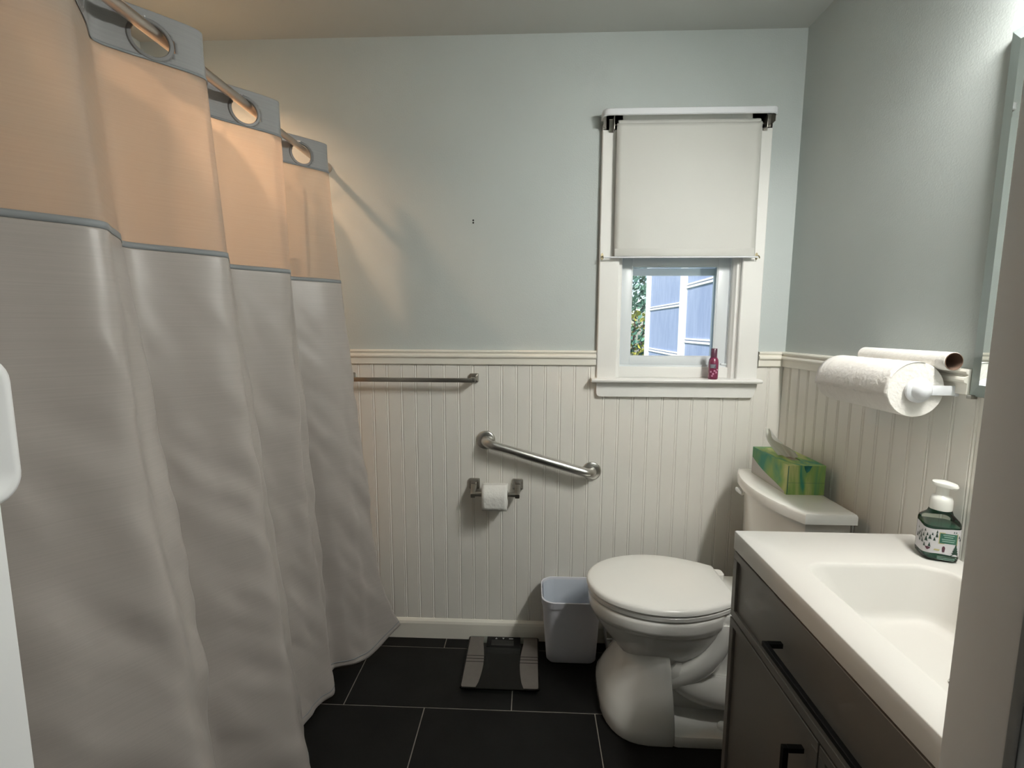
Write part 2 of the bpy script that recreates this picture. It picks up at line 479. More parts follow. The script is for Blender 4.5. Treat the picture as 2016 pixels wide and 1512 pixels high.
bb = prism('baseboard_back', [(YB, 0), (YB - .021, 0), (YB - .021, .068), (YB - .018, .078), (YB - .011, .086), (YB, .088)], 'X', -.80, XR, M['trim'], None)
tag(bb, kind='structure')
bb2 = prism('baseboard_right', [(XR, 0), (XR - .021, 0), (XR - .021, .068), (XR - .018, .078), (XR - .011, .086), (XR, .088)], 'Y', 1.23, YB - .02, M['trim'], None)
tag(bb2, kind='structure')

# chair rail
RAIL = [(0, 1.197), (.0165, 1.197), (.0175, 1.199), (.0175, 1.221), (.019, 1.2235), (.0245, 1.226), (.026, 1.231), (.0245, 1.236), (.020, 1.2385), (.0165, 1.241), (.0165, 1.243), (.021, 1.2455), (.0225, 1.250), (.020, 1.2545), (0, 1.2555)]
for n, (a, b) in enumerate((( -.89, .2595), (.8965, XR)), 3):
    tag(prism('trim_%d' % n, [(YB - d, z) for d, z in RAIL], 'X', a, b, M['trim']), kind='structure')
tag(prism('trim_5', [(XR - d, z) for d, z in RAIL], 'Y', 1.104, YB - .001, M['trim']), kind='structure')

# ------------------------------------------------------------------ window
def build_window():
    e = bpy.data.objects.new('window_1', None); COL.objects.link(e); e.location = (.575, YB, 1.14); tag(e, kind='structure')
    m, v = M['wtrim'], M['vinyl']
    yc = YB - .020
    def casing(x0, x1, inner):
        poly = [(x0, YB), (x0, yc + .003), (x0 + .003, yc), (x1 - .003, yc), (x1, yc + .003), (x1, YB)]
        o = prism('casing', poly, 'Z', 1.147, 2.150, m, e)
    casing(.262, .340, 1); casing(.812, .893, -1)
    box('head_casing', .262, .893, yc, YB, 2.085, 2.150, m, e, bev=.003)
    # stool with rounded nose and horns
    nose = [(YB + .05, 1.147), (1.868, 1.147), (1.862, 1.145), (1.859, 1.140), (1.861, 1.134), (1.868, 1.131), (YB + .05, 1.131)]
    prism('stool', nose, 'X', .240, .9, m, e)
    # apron with rounded lower corners
    a = []
    for p in [(.262, 1.131), (.262, 1.090)]: a.append(p)
    for i in range(1, 5):
        t = math.radians(180 + 90 * i / 4); a.append((.277 + .015 * math.cos(t), 1.087 + .015 * math.sin(t)))
    for i in range(0, 5):
        t = math.radians(270 + 60 * i / 4); a.append((.868 + .015 * math.cos(t), 1.087 + .015 * math.sin(t)))
    a.append((.893, 1.118)); a.append((.893, 1.131))
    prism('apron', a, 'Y', YB - .024, YB - .0005, m, e)
    # jamb liner boards inside the opening
    box('jamb_liner', OX0, OX0 + .006, YB - .002, YB + .12, 1.147, 2.085, m, e)
    box('jamb_liner', OX1 - .006, OX1, YB - .002, YB + .12, 1.147, 2.085, m, e)
    box('head_jamb', OX0, OX1, YB - .002, YB + .12, 2.079, 2.085, m, e)
    # inside stops
    prism('stop_bead', [(.341, YB + .035), (.341, YB + .005), (.353, YB + .005), (.357, YB + .012), (.357, YB + .035)], 'Z', 1.147, 2.08, m, e)
    prism('stop_bead', [(.809, YB + .035), (.809, YB + .002), (.800, YB + .002), (.796, YB + .010), (.792, YB + .016), (.792, YB + .035)], 'Z', 1.147, 2.08, m, e)
    # sill board
    box('sill_board', .341, .800, YB + .018, YB + .05, 1.147, 1.190, m, e, bev=.002)
    # vinyl frame
    YS = YB + .040
    box('frame_stile', .357, .362, YS - .006, YS + .06, 1.19, 2.079, v, e)
    box('frame_stile', .789, .795, YS - .006, YS + .06, 1.19, 2.079, v, e)
    box('frame_sill', .357, .795, YS - .008, YS + .06, 1.188, 1.198, v, e)
    def sash(y, z0, z1, nm):
        box(nm + '_stile', .362, .402, y, y + .024, z0, z1, v, e, bev=.002)
        box(nm + '_stile', .743, .789, y, y + .024, z0, z1, v, e, bev=.002)
        box(nm + '_rail', .402, .743, y + .001, y + .024, z0, z0 + .032, v, e, bev=.002)
        box(nm + '_rail', .402, .743, y + .001, y + .024, z1 - .034, z1, v, e, bev=.002)
        box('pane', .400, .745, y + .010, y + .013, z0 + .03, z1 - .03, M['pane'], e)
        boxes('glazing_bead', [(.402, .406, y + .002, y + .012, z0 + .032, z1 - .034), (.739, .743, y + .002, y + .012, z0 + .032, z1 - .034),
                               (.406, .739, y + .002, y + .012, z0 + .032, z0 + .036), (.406, .739, y + .002, y + .012, z1 - .038, z1 - .034)], v, e)
    sash(YS, 1.198, 1.628, 'lower_sash')
    sash(YS + .027, 1.592, 2.078, 'upper_sash')
    # outer storm frame
    boxes('storm_frame', [(.357, .405, YB + .10, YB + .115, 1.19, 2.08), (.752, .795, YB + .10, YB + .115, 1.19, 2.08),
                          (.405, .752, YB + .10, YB + .115, 1.562, 1.592)], v, e)
    # sash lift tab and latch
    box('sash_latch', .770, .795, YS - .012, YS, 1.197, 1.205, v, e, bev=.002)
build_window()

# ------------------------------------------------------------------ outside, seen through the window
lawn = box('ground_lawn', -12, 16, YB + .12, 26, -.62, -.50, M['lawn']); tag(lawn, kind='structure')
def build_porch():
    XP = 2.05
    t = thing('porch_screen_wall', (XP, 6.5, -.5), 'white framed porch screen wall standing outside the window', 'porch')
    posts = [(8.42, .085), (6.50, .11), (4.62, .11)]
    for yy, w in posts:
        box('post', XP - .05, XP + .05, yy - w / 2 - .02, yy + w / 2 + .02, -.5, 2.9, M['post'], t, bev=.004)
    box('top_beam', XP - .05, XP + .05, 2.8, 8.5, 2.82, 2.95, M['post'], t)
    box('bottom_beam', XP - .05, XP + .05, 2.8, 8.5, -.5, -.38, M['post'], t)
    for (y0, y1, zs) in ((6.57, 8.36, (1.68, .985)), (4.69, 6.43, (1.90, 1.19)), (2.9, 4.55, (1.9, 1.19))):
        box('screen_panel', XP + .005, XP + .012, y0, y1, -.4, 2.85, M['screen'], t)
        for z in zs:
            box('screen_rail', XP - .014, XP + .016, y0, y1, z - .030, z - .006, M['post'], t)
            box('screen_rail', XP - .014, XP + .016, y0, y1, z + .010, z + .028, M['post'], t)
build_porch()

def build_shrub():
    t = thing('garden_shrub', (2.2, 10.2, -.5), 'tall sunlit green and yellow shrub beyond the porch screen', 'shrub')
    bm = bmesh.new(); bm2 = bmesh.new()
    for i in range(8000):
        a, b = random.uniform(0, 2 * PI), random.uniform(-1, 1)
        r = random.uniform(.55, 1) ** .5
        p = Vector((2.15 + 1.2 * r * math.cos(a) * math.sqrt(1 - b * b), 10.4 + .9 * r * math.sin(a) * math.sqrt(1 - b * b), 1.55 + 1.9 * r * b))
        n = Vector((random.gauss(0, 1), random.gauss(0, 1), random.gauss(0, 1))).normalized(); u = n.orthogonal().normalized(); w = n.cross(u)
        s = random.uniform(.04, .085)
        tgt = bm2 if (noise.noise(p * 2.0) > -.05 and p.z < 1.72) else bm
        tgt.faces.new([tgt.verts.new(p + u * s), tgt.verts.new(p + w * s * .5 + n * s * .2), tgt.verts.new(p - u * s), tgt.verts.new(p - w * s * .5)])
    tag(link('foliage', finish(bm, 'foliage'), M['leafg'], t), kind='stuff')
    tag(link('yellow_foliage', finish(bm2, 'yellow_foliage'), M['leafy'], t), kind='stuff')
    for k in range(4):
        tube('stem', [(2.15 + .06 * math.cos(k * 1.6), 10.4 + .06 * math.sin(k * 1.6), -.5), (2.15 + .3 * math.cos(k * 1.6), 10.4 + .3 * math.sin(k * 1.6), 1.6)], [.04, .02], M['bark'], t, n=6)
    g = thing('ornamental_grass', (1.95, 8.98, -.5), 'clump of arching grass blades below the tall shrub', 'grass')
    bm = bmesh.new()
    for i in range(160):
        a = random.uniform(0, 2 * PI); L = random.uniform(.9, 1.9); o = Vector((1.95 + random.uniform(-.1, .1), 8.98 + random.uniform(-.1, .1), -.5))
        d = Vector((math.cos(a), math.sin(a), 0)); sd = Vector((-d.y, d.x, 0)) * .012
        prev = None
        for k in range(6):
            q = k / 5; p = o + d * (L * .22 * q * q) + Vector((0, 0, L * (q - .28 * q * q))); ww = sd * (1 - q * .85)
            cur = (bm.verts.new(p - ww), bm.verts.new(p + ww))
            if prev: bm.faces.new((prev[0], prev[1], cur[1], cur[0]))
            prev = cur
    tag(link('blades', finish(bm, 'blades'), M['blade'], g), kind='stuff')
build_shrub()

# ------------------------------------------------------------------ shade and rods on the window
def build_shade():
    t = thing('roller_shade', (.578, YB - .032, 1.617), 'white roller shade pulled halfway down over the window', 'blind')
    ys = YB - .036
    lathe('roller_tube', [(.0165, 0), (.0165, .52)], (.319, ys + .012, 2.103), M['shade'], t, axis='X', n=20)
    nx, nz = 26, 40
    rows = []
    for j in range(nz + 1):
        z = 2.103 - (2.103 - 1.618) * j / nz
        row = []
        for i in range(nx + 1):
            s = i / nx; x = .313 + .531 * s
            q = j / nz
            dy = .0018 * q * math.sin(9 * s + 2.2 * q) + .0016 * q * math.sin(17 * s - 5 * q) - .0012 * math.sin(PI * s) * q
            row.append((x + .0015 * (q - .5), ys - .004 + dy, z))
        rows.append(row)
    bm = bmesh.new(); add_loft(bm, rows, False, False, False)
    o = link('shade_fabric', finish(bm, 'shade_fabric', True, 80), M['shade'], t)
    sm = o.modifiers.new('thick', 'SOLIDIFY'); sm.thickness = .0012
    box('hem_slat', .315, .842, ys - .0095, ys - .0050, 1.619, 1.648, M['shade'], t, bev=.002)
    for x0, s in ((.300, 1), (.857, -1)):
        b = box('bracket', x0 - .0015, x0 + .0015, ys - .018, YB - .0195, 2.078, 2.126, M['nickel'], t, bev=.0006)
        box('bracket_foot', min(x0, x0 - s * .014), max(x0, x0 - s * .014), YB - .0225, YB - .0195, 2.078, 2.126, M['nickel'], b)
        lathe('pin', [(.003, 0), (.003, .02)], (x0 if s > 0 else x0 - .02, ys + .012, 2.103), M['nickel'], b, axis='X', n=8)
build_shade()

def build_flat_rod():
    t = thing('flat_curtain_rod', (.57, YB - .02, 2.13), 'white flat curtain rod with curved ends above the roller shade', 'curtain rod')
    yf = 1.842
    path = [(.259, YB - .0195)]
    for i in range(7):
        a = PI + (PI / 2) * i / 6; path.append((.259 + .022 + .022 * math.cos(a), yf + .022 + .022 * math.sin(a)))
    for i in range(7):
        a = 1.5 * PI + (PI / 2) * i / 6; path.append((.886 - .022 + .022 * math.cos(a), yf + .022 + .022 * math.sin(a)))
    path.append((.886, YB - .0195))
    rings = []
    P = [Vector((p[0], p[1], 0)) for p in path]
    for i, p in enumerate(P):
        tn = (P[min(i + 1, len(P) - 1)] - P[max(0, i - 1)]).normalized(); nn = Vector((tn.y, -tn.x, 0))
        rings.append([p + nn * d + Vector((0, 0, z)) for d, z in ((0, 2.1185), (.0035, 2.121), (.0035, 2.1405), (0, 2.143), (-.002, 2.143), (-.002, 2.1185))])
    loft('rod_strip', rings, M['plastic'], t)
    for x in (.259, .886):
        s = 1 if x < .5 else -1
        b = box('rod_bracket', x + s * .002 - .001, x + s * .002 + .001, yf + .02, YB - .0195, 2.100, 2.135, M['nickel'], t)
        xs = sorted((x + s * .002, x + s * .016))
        box('bracket_foot', xs[0], xs[1], YB - .0215, YB - .0195, 2.090, 2.136, M['nickel'], b)
        lathe('screw', [(.003, 0), (.002, -.0015)], (x + s * .009, YB - .0215, 2.098), M['nickel'], b, axis='Y', n=8)
build_flat_rod()

def build_cafe_rod():
    t = thing('cafe_rod', (.566, YB - .03, 1.615), 'thin white cafe rod between small brass brackets under the shade', 'curtain rod')
    y = YB - .044
    lathe('rod', [(.0032, 0), (.0032, .578)], (.277, y, 1.6155), M['plastic'], t, axis='X', n=10)
    for x in (.272, .861):
        bm = bmesh.new()
        ring = [(x + .0055 * math.cos(a) * 1, YB - .0215, 1.6215 + .0135 * math.sin(a)) for a in [2 * PI * i / 16 for i in range(16)]]
        add_loft(bm, [ring, [(a, b + .0018, c) for a, b, c in ring]])
        p = link('bracket_plate', finish(bm, 'bracket_plate'), M['brass'], t)
        tube('bracket_hook', [(x, YB - .021, 1.622), (x, y + .006, 1.621), (x, y, 1.617), (x, y - .003, 1.611)], .0024, M['brass'], p, n=7)
build_cafe_rod()

# ------------------------------------------------------------------ air freshener on the sill
def build_freshener():
    cx, cy, z = .716, 1.882, 1.147
    t = thing('air_freshener_can', (cx, cy, z), 'small pink and red spray can standing on the window sill', 'spray can')
    lathe('can_body', [(.0165, 0), (.0185, .003), (.0190, .010), (.0190, .066), (.0175, .076), (.0140, .083), (.0120, .086)], (cx, cy, z), M['canpink'], t)
    lathe('cap', [(.0118, .085), (.0120, .087), (.0118, .1195), (.011, .1205)], (cx, cy, z), M['cancap'], t)
    def patch(nm, a0, a1, z0, z1, m, par, r=.0193, n=8):
        rows = []
        for zz in (z0, z1):
            rows.append([(cx + r * math.cos(math.radians(a0 + (a1 - a0) * i / n)), cy + r * math.sin(math.radians(a0 + (a1 - a0) * i / n)), z + zz) for i in range(n + 1)])
        return loft(nm, rows, m, par, False, False, False)
    lb = patch('label', 212, 280, .044, .060, M['canlbl'], t)
    for k, zz in enumerate((.056, .052, .047)):
        patch('label_line', 220, 272 - 6 * k, zz, zz + .0016, M['cantext'], lb, .0195)
    for a, zz, s in ((225, .030, .006), (250, .022, .007), (265, .034, .005), (285, .028, .006), (240, .014, .005), (300, .038, .005)):
        patch('blossom', a - 10, a + 10, zz - s * .6, zz + s * .6, M['canbloss'], t, .0194, 5)
build_freshener()

# ------------------------------------------------------------------ towel bar, grab bar, toilet paper
YP = YB - .008      # face of the beadboard
def rosette(name, x, z, par, m, h=.018, y=None, depth=.022):
    y = YP if y is None else y
    rings = []
    for s, d in ((1.0, 0), (1.0, .008), (.93, .012), (.55, .016), (.50, depth), (.42, depth + .002)):
        a = h * s
        rings.append([(px, y - d, pz) for px, pz in rrect(x - a, x + a, z - a, z + a, a * .22, 3)])
    return loft(name, rings, m, par, angle=25)

def build_towel_bar():
    z = 1.1385
    t = thing('towel_bar', (-.49, YP, z), 'brushed nickel towel bar on square posts under the chair rail', 'towel bar')
    for x in (-.7415, -.2320):
        r = rosette('post_plate', x, z + .004, t, M['nickel'])
        box('post_arm', x - .010, x + .010, YP - .060, YP - .018, z - .009, z + .009, M['nickel'], r, bev=.002)
    box('bar', -.738, -.2355, YP - .0615, YP - .0525, z - .0095, z + .0075, M['nickel'], t, bev=.0012)
build_towel_bar()

def build_grab_bar():
    A, B = Vector((-.185, YP, .884)), Vector((.2525, YP, .759))
    t = thing('grab_bar', tuple((A + B) / 2), 'short stainless grab bar mounted at a slant on the beadboard', 'grab bar')
    d = (B - A).normalized(); out = Vector((0, -1, 0)); R = .040; dep = .056
    pts = [A + out * .002]
    pts.append(A + out * (dep - R))
    for i in range(1, 8):
        a = (PI / 2) * i / 8; pts.append(A + out * (dep - R) + d * (R * (1 - math.cos(a))) + out * (R * math.sin(a)))
    pts.append(A + d * R + out * dep)
    pts.append(B - d * R + out * dep)
    for i in range(1, 8):
        a = (PI / 2) * i / 8; pts.append(B - d * R + d * (R * math.sin(a)) + out * (dep - R + R * math.cos(a)))
    pts.append(B + out * (dep - R)); pts.append(B + out * .002)
    tube('bar', pts, .0185, M['steel'], t, n=18)
    for P in (A, B):
        lathe('flange', [(.039, 0), (.0395, -.003), (.038, -.007), (.034, -.0095), (.020, -.0105)], P, M['steel'], t, axis='Y', n=30)
build_grab_bar()

def build_tp():
    z = .690
    t = thing('toilet_paper_holder', (-.15, YP, z), 'brushed nickel toilet paper holder with two square posts', 'paper holder')
    for x in (-.2330, -.0520):
        r = rosette('post_plate', x, z + .008, t, M['nickel'], h=.0225, depth=.026)
        s = 1 if x < -.1 else -1
        rings = []
        for d, hw, zc, hh in ((.012, .013, z + .008, .016), (.035, .0115, z - .004, .013), (.058, .010, z - .020, .010), (.066, .009, z - .024, .008)):
            rings.append([(x + px, YP - d, zc + pz) for px, pz in rrect(-hw, hw, -hh, hh, .003, 2)])
        loft('post_arm', rings, M['nickel'], r)
    lathe('spindle', [(.009, 0), (.009, .166)], (-.2255, YP - .057, z - .020), M['nickel'], t, axis='X', n=14)
    cx0, cx1, cy, cz = -.1935, -.0915, YP - .057, z - .0215
    r = thing('toilet_paper_roll', (-.1425, cy, cz - .048), 'roll of white toilet paper on the nickel holder', 'toilet paper')
    lathe('roll', [(.021, 0), (.0465, 0), (.0475, .001), (.0475, .101), (.0465, .102), (.021, .102), (.021, 0)], (cx0, cy, cz), M['tpaper'], r, axis='X', n=36, cap0=False, cap1=False)
    lathe('core', [(.0208, .0005), (.0208, .1015), (.0195, .1015), (.0195, .0005), (.0208, .0005)], (cx0, cy, cz), M['card'], r, axis='X', n=24, cap0=False, cap1=False)
    pts = []
    for i in range(9):
        a = math.radians(100 + 85 * i / 8); pts.append((cy + .0488 * math.cos(a), cz + .0488 * math.sin(a)))
    pts += [(cy - .0486, cz - .018), (cy - .0470, cz - .034), (cy - .0455, cz - .050)]
    rows = [[(cx0 + .001 + (.100) * k / 8, p[0] - .0008 * math.sin(k * 2.1 + i * .5) * (i > 8), p[1] + (.0012 * math.sin(k * 1.9) if i == len(pts) - 1 else 0)) for k in range(9)] for i, p in enumerate(pts)]
    bm = bmesh.new(); add_loft(bm, rows, False, False, False)
    o = link('loose_sheet', finish(bm, 'loose_sheet', True, 80), M['tpaper'], r)
    o.modifiers.new('thick', 'SOLIDIFY').thickness = .0006
build_tp()

# ------------------------------------------------------------------ toilet
def build_toilet():
    YC = 1.598
    t = thing('toilet', (.6, YC, 0), 'white two-piece toilet with closed lid beside the vanity', 'toilet')
    N = 40
    def egg(xf, xb, w, z, p=2.2, pb=None, yc=YC, n=N, fr=.52):
        pb = pb or p; xc = xf + (xb - xf) * fr; pts = []
        for i in range(n):
            a = 2 * PI * i / n; c, s = math.cos(a), math.sin(a)
            q = p if c < 0 else pb
            ax = (xc - xf) if c < 0 else (xb - xc)
            pts.append((xc + ax * math.copysign(abs(c) ** (2 / q), c), yc + w * math.copysign(abs(s) ** (2 / q), s), z))
        return pts
    m = M['porcelain']
    # bowl: from the pedestal neck up to the rim
    prof = [(.20, .335, .60, .105), (.235, .308, .625, .125), (.27, .280, .65, .145), (.30, .258, .665, .160), (.33, .238, .68, .172),
            (.352, .226, .685, .178), (.362, .221, .688, .180), (.3655, .2155, .692, .1855), (.380, .2125, .694, .1880), (.403, .2120, .695, .1885), (.412, .2145, .694, .1865), (.415, .220, .69, .182)]
    loft('bowl', [egg(xf, xb, w, z, 2.15) for z, xf, xb, w in prof], m, t, angle=50)
    # pedestal front block
    ped = [(.0, .259, .476, .203, 3.1), (.010, .252, .478, .207, 3.1), (.05, .252, .478, .205, 2.8), (.10, .272, .477, .193, 2.4), (.15, .298, .475, .178, 2.2),
           (.20, .318, .472, .162, 2.05), (.245, .326, .470, .150, 2.0), (.285, .326, .465, .140, 2.0)]
    loft('pedestal', [egg(xf, xb, w, z, p, 9, fr=.86) for z, xf, xb, w, p in ped], m, t, angle=50)
    # rear body behind the recess, foot and trapway
    loft('rear_body', [egg(.44, .80, .085, z, 3) for z in (0, .34)] , m, t)
    rings = [[(x, y, z) for x, y in rrect(.455 + i, .86 - i, YC - .205 + i, YC + .205 - i, .03, 4)] for z, i in ((0, .002), (.004, 0), (.030, 0), (.036, .003), (.038, .01))]
    f = loft('foot', rings, m, t)
    for s in (-1, 1):
        lathe('bolt_cap', [(.017, 0), (.0165, .008), (.012, .015), (.005, .018)], (.640, YC + s * .160, .037), M['seatplastic'], f, n=16)
        pts = spline([(.47, YC + s * .105, .175), (.52, YC + s * .112, .195), (.585, YC + s * .108, .235), (.63, YC + s * .10, .30), (.64, YC + s * .09, .37)], 6)
        tube('trapway', pts, .042, m, t, n=16)
        pts = spline([(.47, YC + s * .095, .215), (.54, YC + s * .105, .155), (.62, YC + s * .115, .13), (.70, YC + s * .115, .12), (.76, YC + s * .10, .06), (.78, YC + s * .09, .03)], 6)
        tube('trapway', pts, .05, m, t, n=16)
    # shelf under the tank
    rings = [[(x, y, z) for x, y in rrect(.60 + i, .93 - i, YC - w + i, YC + w - i, .05, 5)] for z, i, w in ((.30, .02, .10), (.36, .0, .12), (.405, 0, .125), (.415, .006, .125))]
    loft('tank_shelf', rings, m, t)
    # seat ring and lid
    def dshape(xf, xb, w, z, k=0.0):
        pts = []
        c0 = xf + .255
        for i in range(27):
            a = PI / 2 + PI * i / 26
            pts.append((c0 + (c0 - xf - k) * math.cos(a), YC + (w - k) * math.copysign(abs(math.sin(a)) ** .96, math.sin(a)), z))
        for i in range(1, 7):
            q = i / 6; pts.append((c0 + (xb - k - c0) * q, YC - (w - k) * (1 - .42 * q ** 1.9), z))
        for i in range(6, 0, -1):
            q = i / 6; pts.append((c0 + (xb - k - c0) * q, YC + (w - k) * (1 - .42 * q ** 1.9), z))
        return pts
    loft('seat', [dshape(.2085, .685, .190, .419, .006), dshape(.2085, .685, .190, .422, .001), dshape(.2085, .685, .190, .434, .0), dshape(.2085, .685, .190, .4375, .004)], M['seatplastic'], t)
    loft('lid', [dshape(.2045, .688, .193, .4415, .004), dshape(.2045, .688, .193, .444, 0), dshape(.2045, .688, .193, .455, .001), dshape(.2045, .688, .193, .460, .005),
                 dshape(.2045, .688, .193, .4625, .013), dshape(.2045, .688, .193, .4645, .06), dshape(.2045, .688, .193, .4655, .14)], M['seatplastic'], t, angle=60)
    for s in (-1, 1):
        rings = [[(px, py, z) for px, py in rrect(.668, .712, YC + s * .078 - .022, YC + s * .078 + .022, .012, 4)] for z in (.412, .452)]
        loft('hinge', rings, M['seatplastic'], t)
    # tank, bow fronted
    def bow(xe, xm, xb, hw, z, n=18, i=0.0):
        pts = []
        for k in range(n + 1):
            s = -1 + 2 * k / n
            pts.append((xm + i + (xe - xm) * abs(s) ** 2.1, YC + (hw - i) * s, z))
        r = .012
        pts.append((xb - i, YC + (hw - i) * 1, z)); pts.append((xb - i, YC - (hw - i), z))
        return pts
    tk = thing  # alias kept short
    loft('tank', [bow(.842, .795, .955, .195, .412, i=.012), bow(.842, .795, .955, .195, .425), bow(.832, .785, .957, .203, .60), bow(.826, .777, .958, .208, .775)], m, t, angle=35)
    loft('tank_lid', [bow(.813, .758, .962, .229, .768, i=.006), bow(.811, .756, .962, .231, .772), bow(.811, .756, .962, .231, .797), bow(.811, .756, .962, .231, .803, i=.003), bow(.811, .756, .962, .231, .8055, i=.009), bow(.811, .756, .962, .231, .8065, i=.02)], m, t, angle=40)
    h = lathe('flush_handle', [(.013, 0), (.013, -.006), (.008, -.010), (.006, -.022)], (.818, YC + .172, .735), M['chrome'], t, axis='X', n=16)
    rings = [[(.793 + px, YC + .172 + d, .735 - k + pz) for px, pz in rrect(-.006, .006, -w, w, .004, 3)] for d, w, k in ((.014, .008, 0), (0, .0085, 0), (-.018, .007, .002), (-.030, .007, .004), (-.034, .004, .004))]
    loft('lever', rings, M['chrome'], h)
build_toilet()

# ------------------------------------------------------------------ tissue box on the tank lid
def build_tissue_box():
    x0, x1, y0, y1, z0, z1 = .836, .957, 1.524, 1.770, .8065, .905
    t = thing('tissue_box', ((x0 + x1) / 2, (y0 + y1) / 2, z0), 'green and lime tissue box standing on the toilet tank lid', 'tissue box')
    cx, cy = (x0 + x1) / 2, (y0 + y1) / 2
    N = 28
    bm = bmesh.new()
    outer = rrect(x0, x1, y0, y1, .0015, 6); n = len(outer)
    slot = []
    for (px, py) in outer:
        a = math.atan2((py - cy) / (y1 - y0), (px - cx) / (x1 - x0))
        slot.append((cx + .021 * math.cos(a), cy + .078 * math.copysign(abs(math.sin(a)) ** .8, math.sin(a))))
    add_loft(bm, [[(px, py, z0) for px, py in outer], [(px, py, z1) for px, py in outer], [(px, py, z1) for px, py in slot], [(px, py, z1 - .004) for px, py in slot]], True, False)
    b = link('carton', finish(bm, 'carton'), M['tbox'], t)
    add = [(px, py, z1 - .003) for px, py in slot]
    bm = bmesh.new(); bm.faces.new([bm.verts.new(p) for p in add]); link('slot_film', finish(bm, 'slot_film'), M['cardw'], t)
    # printed areas: pale sweep on the long side, teal band at the end flap
    e = .0006
    poly = [(y0 + .012, z0 + .001), (y0 + .012, z0 + .004)]
    for i in range(13):
        q = i / 12; poly.append((y0 + .014 + (y1 - y0 - .016) * q, z0 + .006 + .055 * q ** .9 * (1 - .25 * math.sin(PI * q))))
    poly.append((y1 - .002, z0 + .001))
    prism('pale_print', poly, 'X', x0 - e, x0 - e * .3, M['tboxpale'], b)
    for a, c in ((x0 + .001, x0 + .003),):
        box('end_flap_edge', a, c, y0 - .0009, y0 - .0002, z0 + .002, z1 - .002, M['tboxteal'], b)
    prism('teal_print', [(cx - .010, z1 - .001), (cx - .006, z1 - .014), (cx, z1 - .024), (cx + .008, z1 - .018), (cx + .016, z1 - .001)], 'Y', y0 - .0009, y0 - .0003, M['tboxteal'], b)
    box('flap_line', x0 + .004, x1 - .002, y0 - .0008, y0 - .0002, z0 + .040, z0 + .0406, M['lblgreen'], b)
    # pulled tissue
    nu, nv = 16, 22
    rows = []
    du = Vector((.86, -.50, 0)); dn = Vector((.50, .86, 0))
    for j in range(nv + 1):
        q = j / nv; row = []
        for i in range(nu + 1):
            sx = -1 + 2 * i / nu
            w = (.026 + .014 * math.sin(PI * min(1, q * 1.1))) * (1 - .40 * max(0, q - .7) / .3)
            base = Vector((cx + .002, cy - .012, z1 - .012)) + Vector((-.062 * q ** 1.15, .020 * q, .090 * q ** .9))
            fold = .016 * math.cos(2.6 * sx + 1.2 * q) * (.25 + q) + .004 * math.sin(7 * sx + 4 * q)
            row.append(base + du * (sx * w) + dn * fold + Vector((0, 0, -.020 * sx * q + .010 * (abs(sx) < .3) * q)))
        rows.append(row)
    bm = bmesh.new(); add_loft(bm, rows, False, False, False)
    o = link('tissue', finish(bm, 'tissue', True, 80), M['tissue'], t)
    o.modifiers.new('sub', 'SUBSURF').levels = 1
    o.modifiers.new('thick', 'SOLIDIFY').thickness = .0005
build_tissue_box()

# ------------------------------------------------------------------ vanity
XV = .541
def shaker(name, y0, y1, z0, z1, par, fr=.020):
    """frame and recessed panel; returns the frame object"""
    x0, x1 = XV, XV + .018
    bm = bmesh.new()
    add_box(bm, x0, x1, y0, y1, z0, z0 + fr, .0012, 1); add_box(bm, x0, x1, y0, y1, z1 - fr, z1, .0012, 1)
    add_box(bm, x0, x1, y0, y0 + fr, z0 + fr, z1 - fr, .0012, 1); add_box(bm, x0, x1, y1 - fr, y1, z0 + fr, z1 - fr, .0012, 1)
    o = link(name, finish(bm, name, True, 30), M['cab'], par)
    box('recessed_panel', x0 + .008, x1 - .001, y0 + fr - .001, y1 - fr + .001, z0 + fr - .001, z1 - fr + .001, M['cab'], o)
    return o
def bar_pull(par, a, b, vertical, y=None, z=None):
    """square bar pull with two posts, in front of the cabinet face"""
    xo, w = XV - .034, .0055
    bm = bmesh.new()
    if vertical:
        add_box(bm, xo - w, xo + w, y - w, y + w, a, b, .001, 1)
        for zz in (a, b - .011): add_box(bm, xo + w, XV + .001, y - w, y + w, zz, zz + .011, .0006, 1)
    else:
        add_box(bm, xo - w, xo + w, a, b, z - w, z + w, .001, 1)
        for yy in (a, b - .011): add_box(bm, xo + w, XV + .001, yy, yy + .011, z - w, z + w, .0006, 1)
    return link('bar_pull', finish(bm, 'bar_pull', True, 30), M['black'], par)

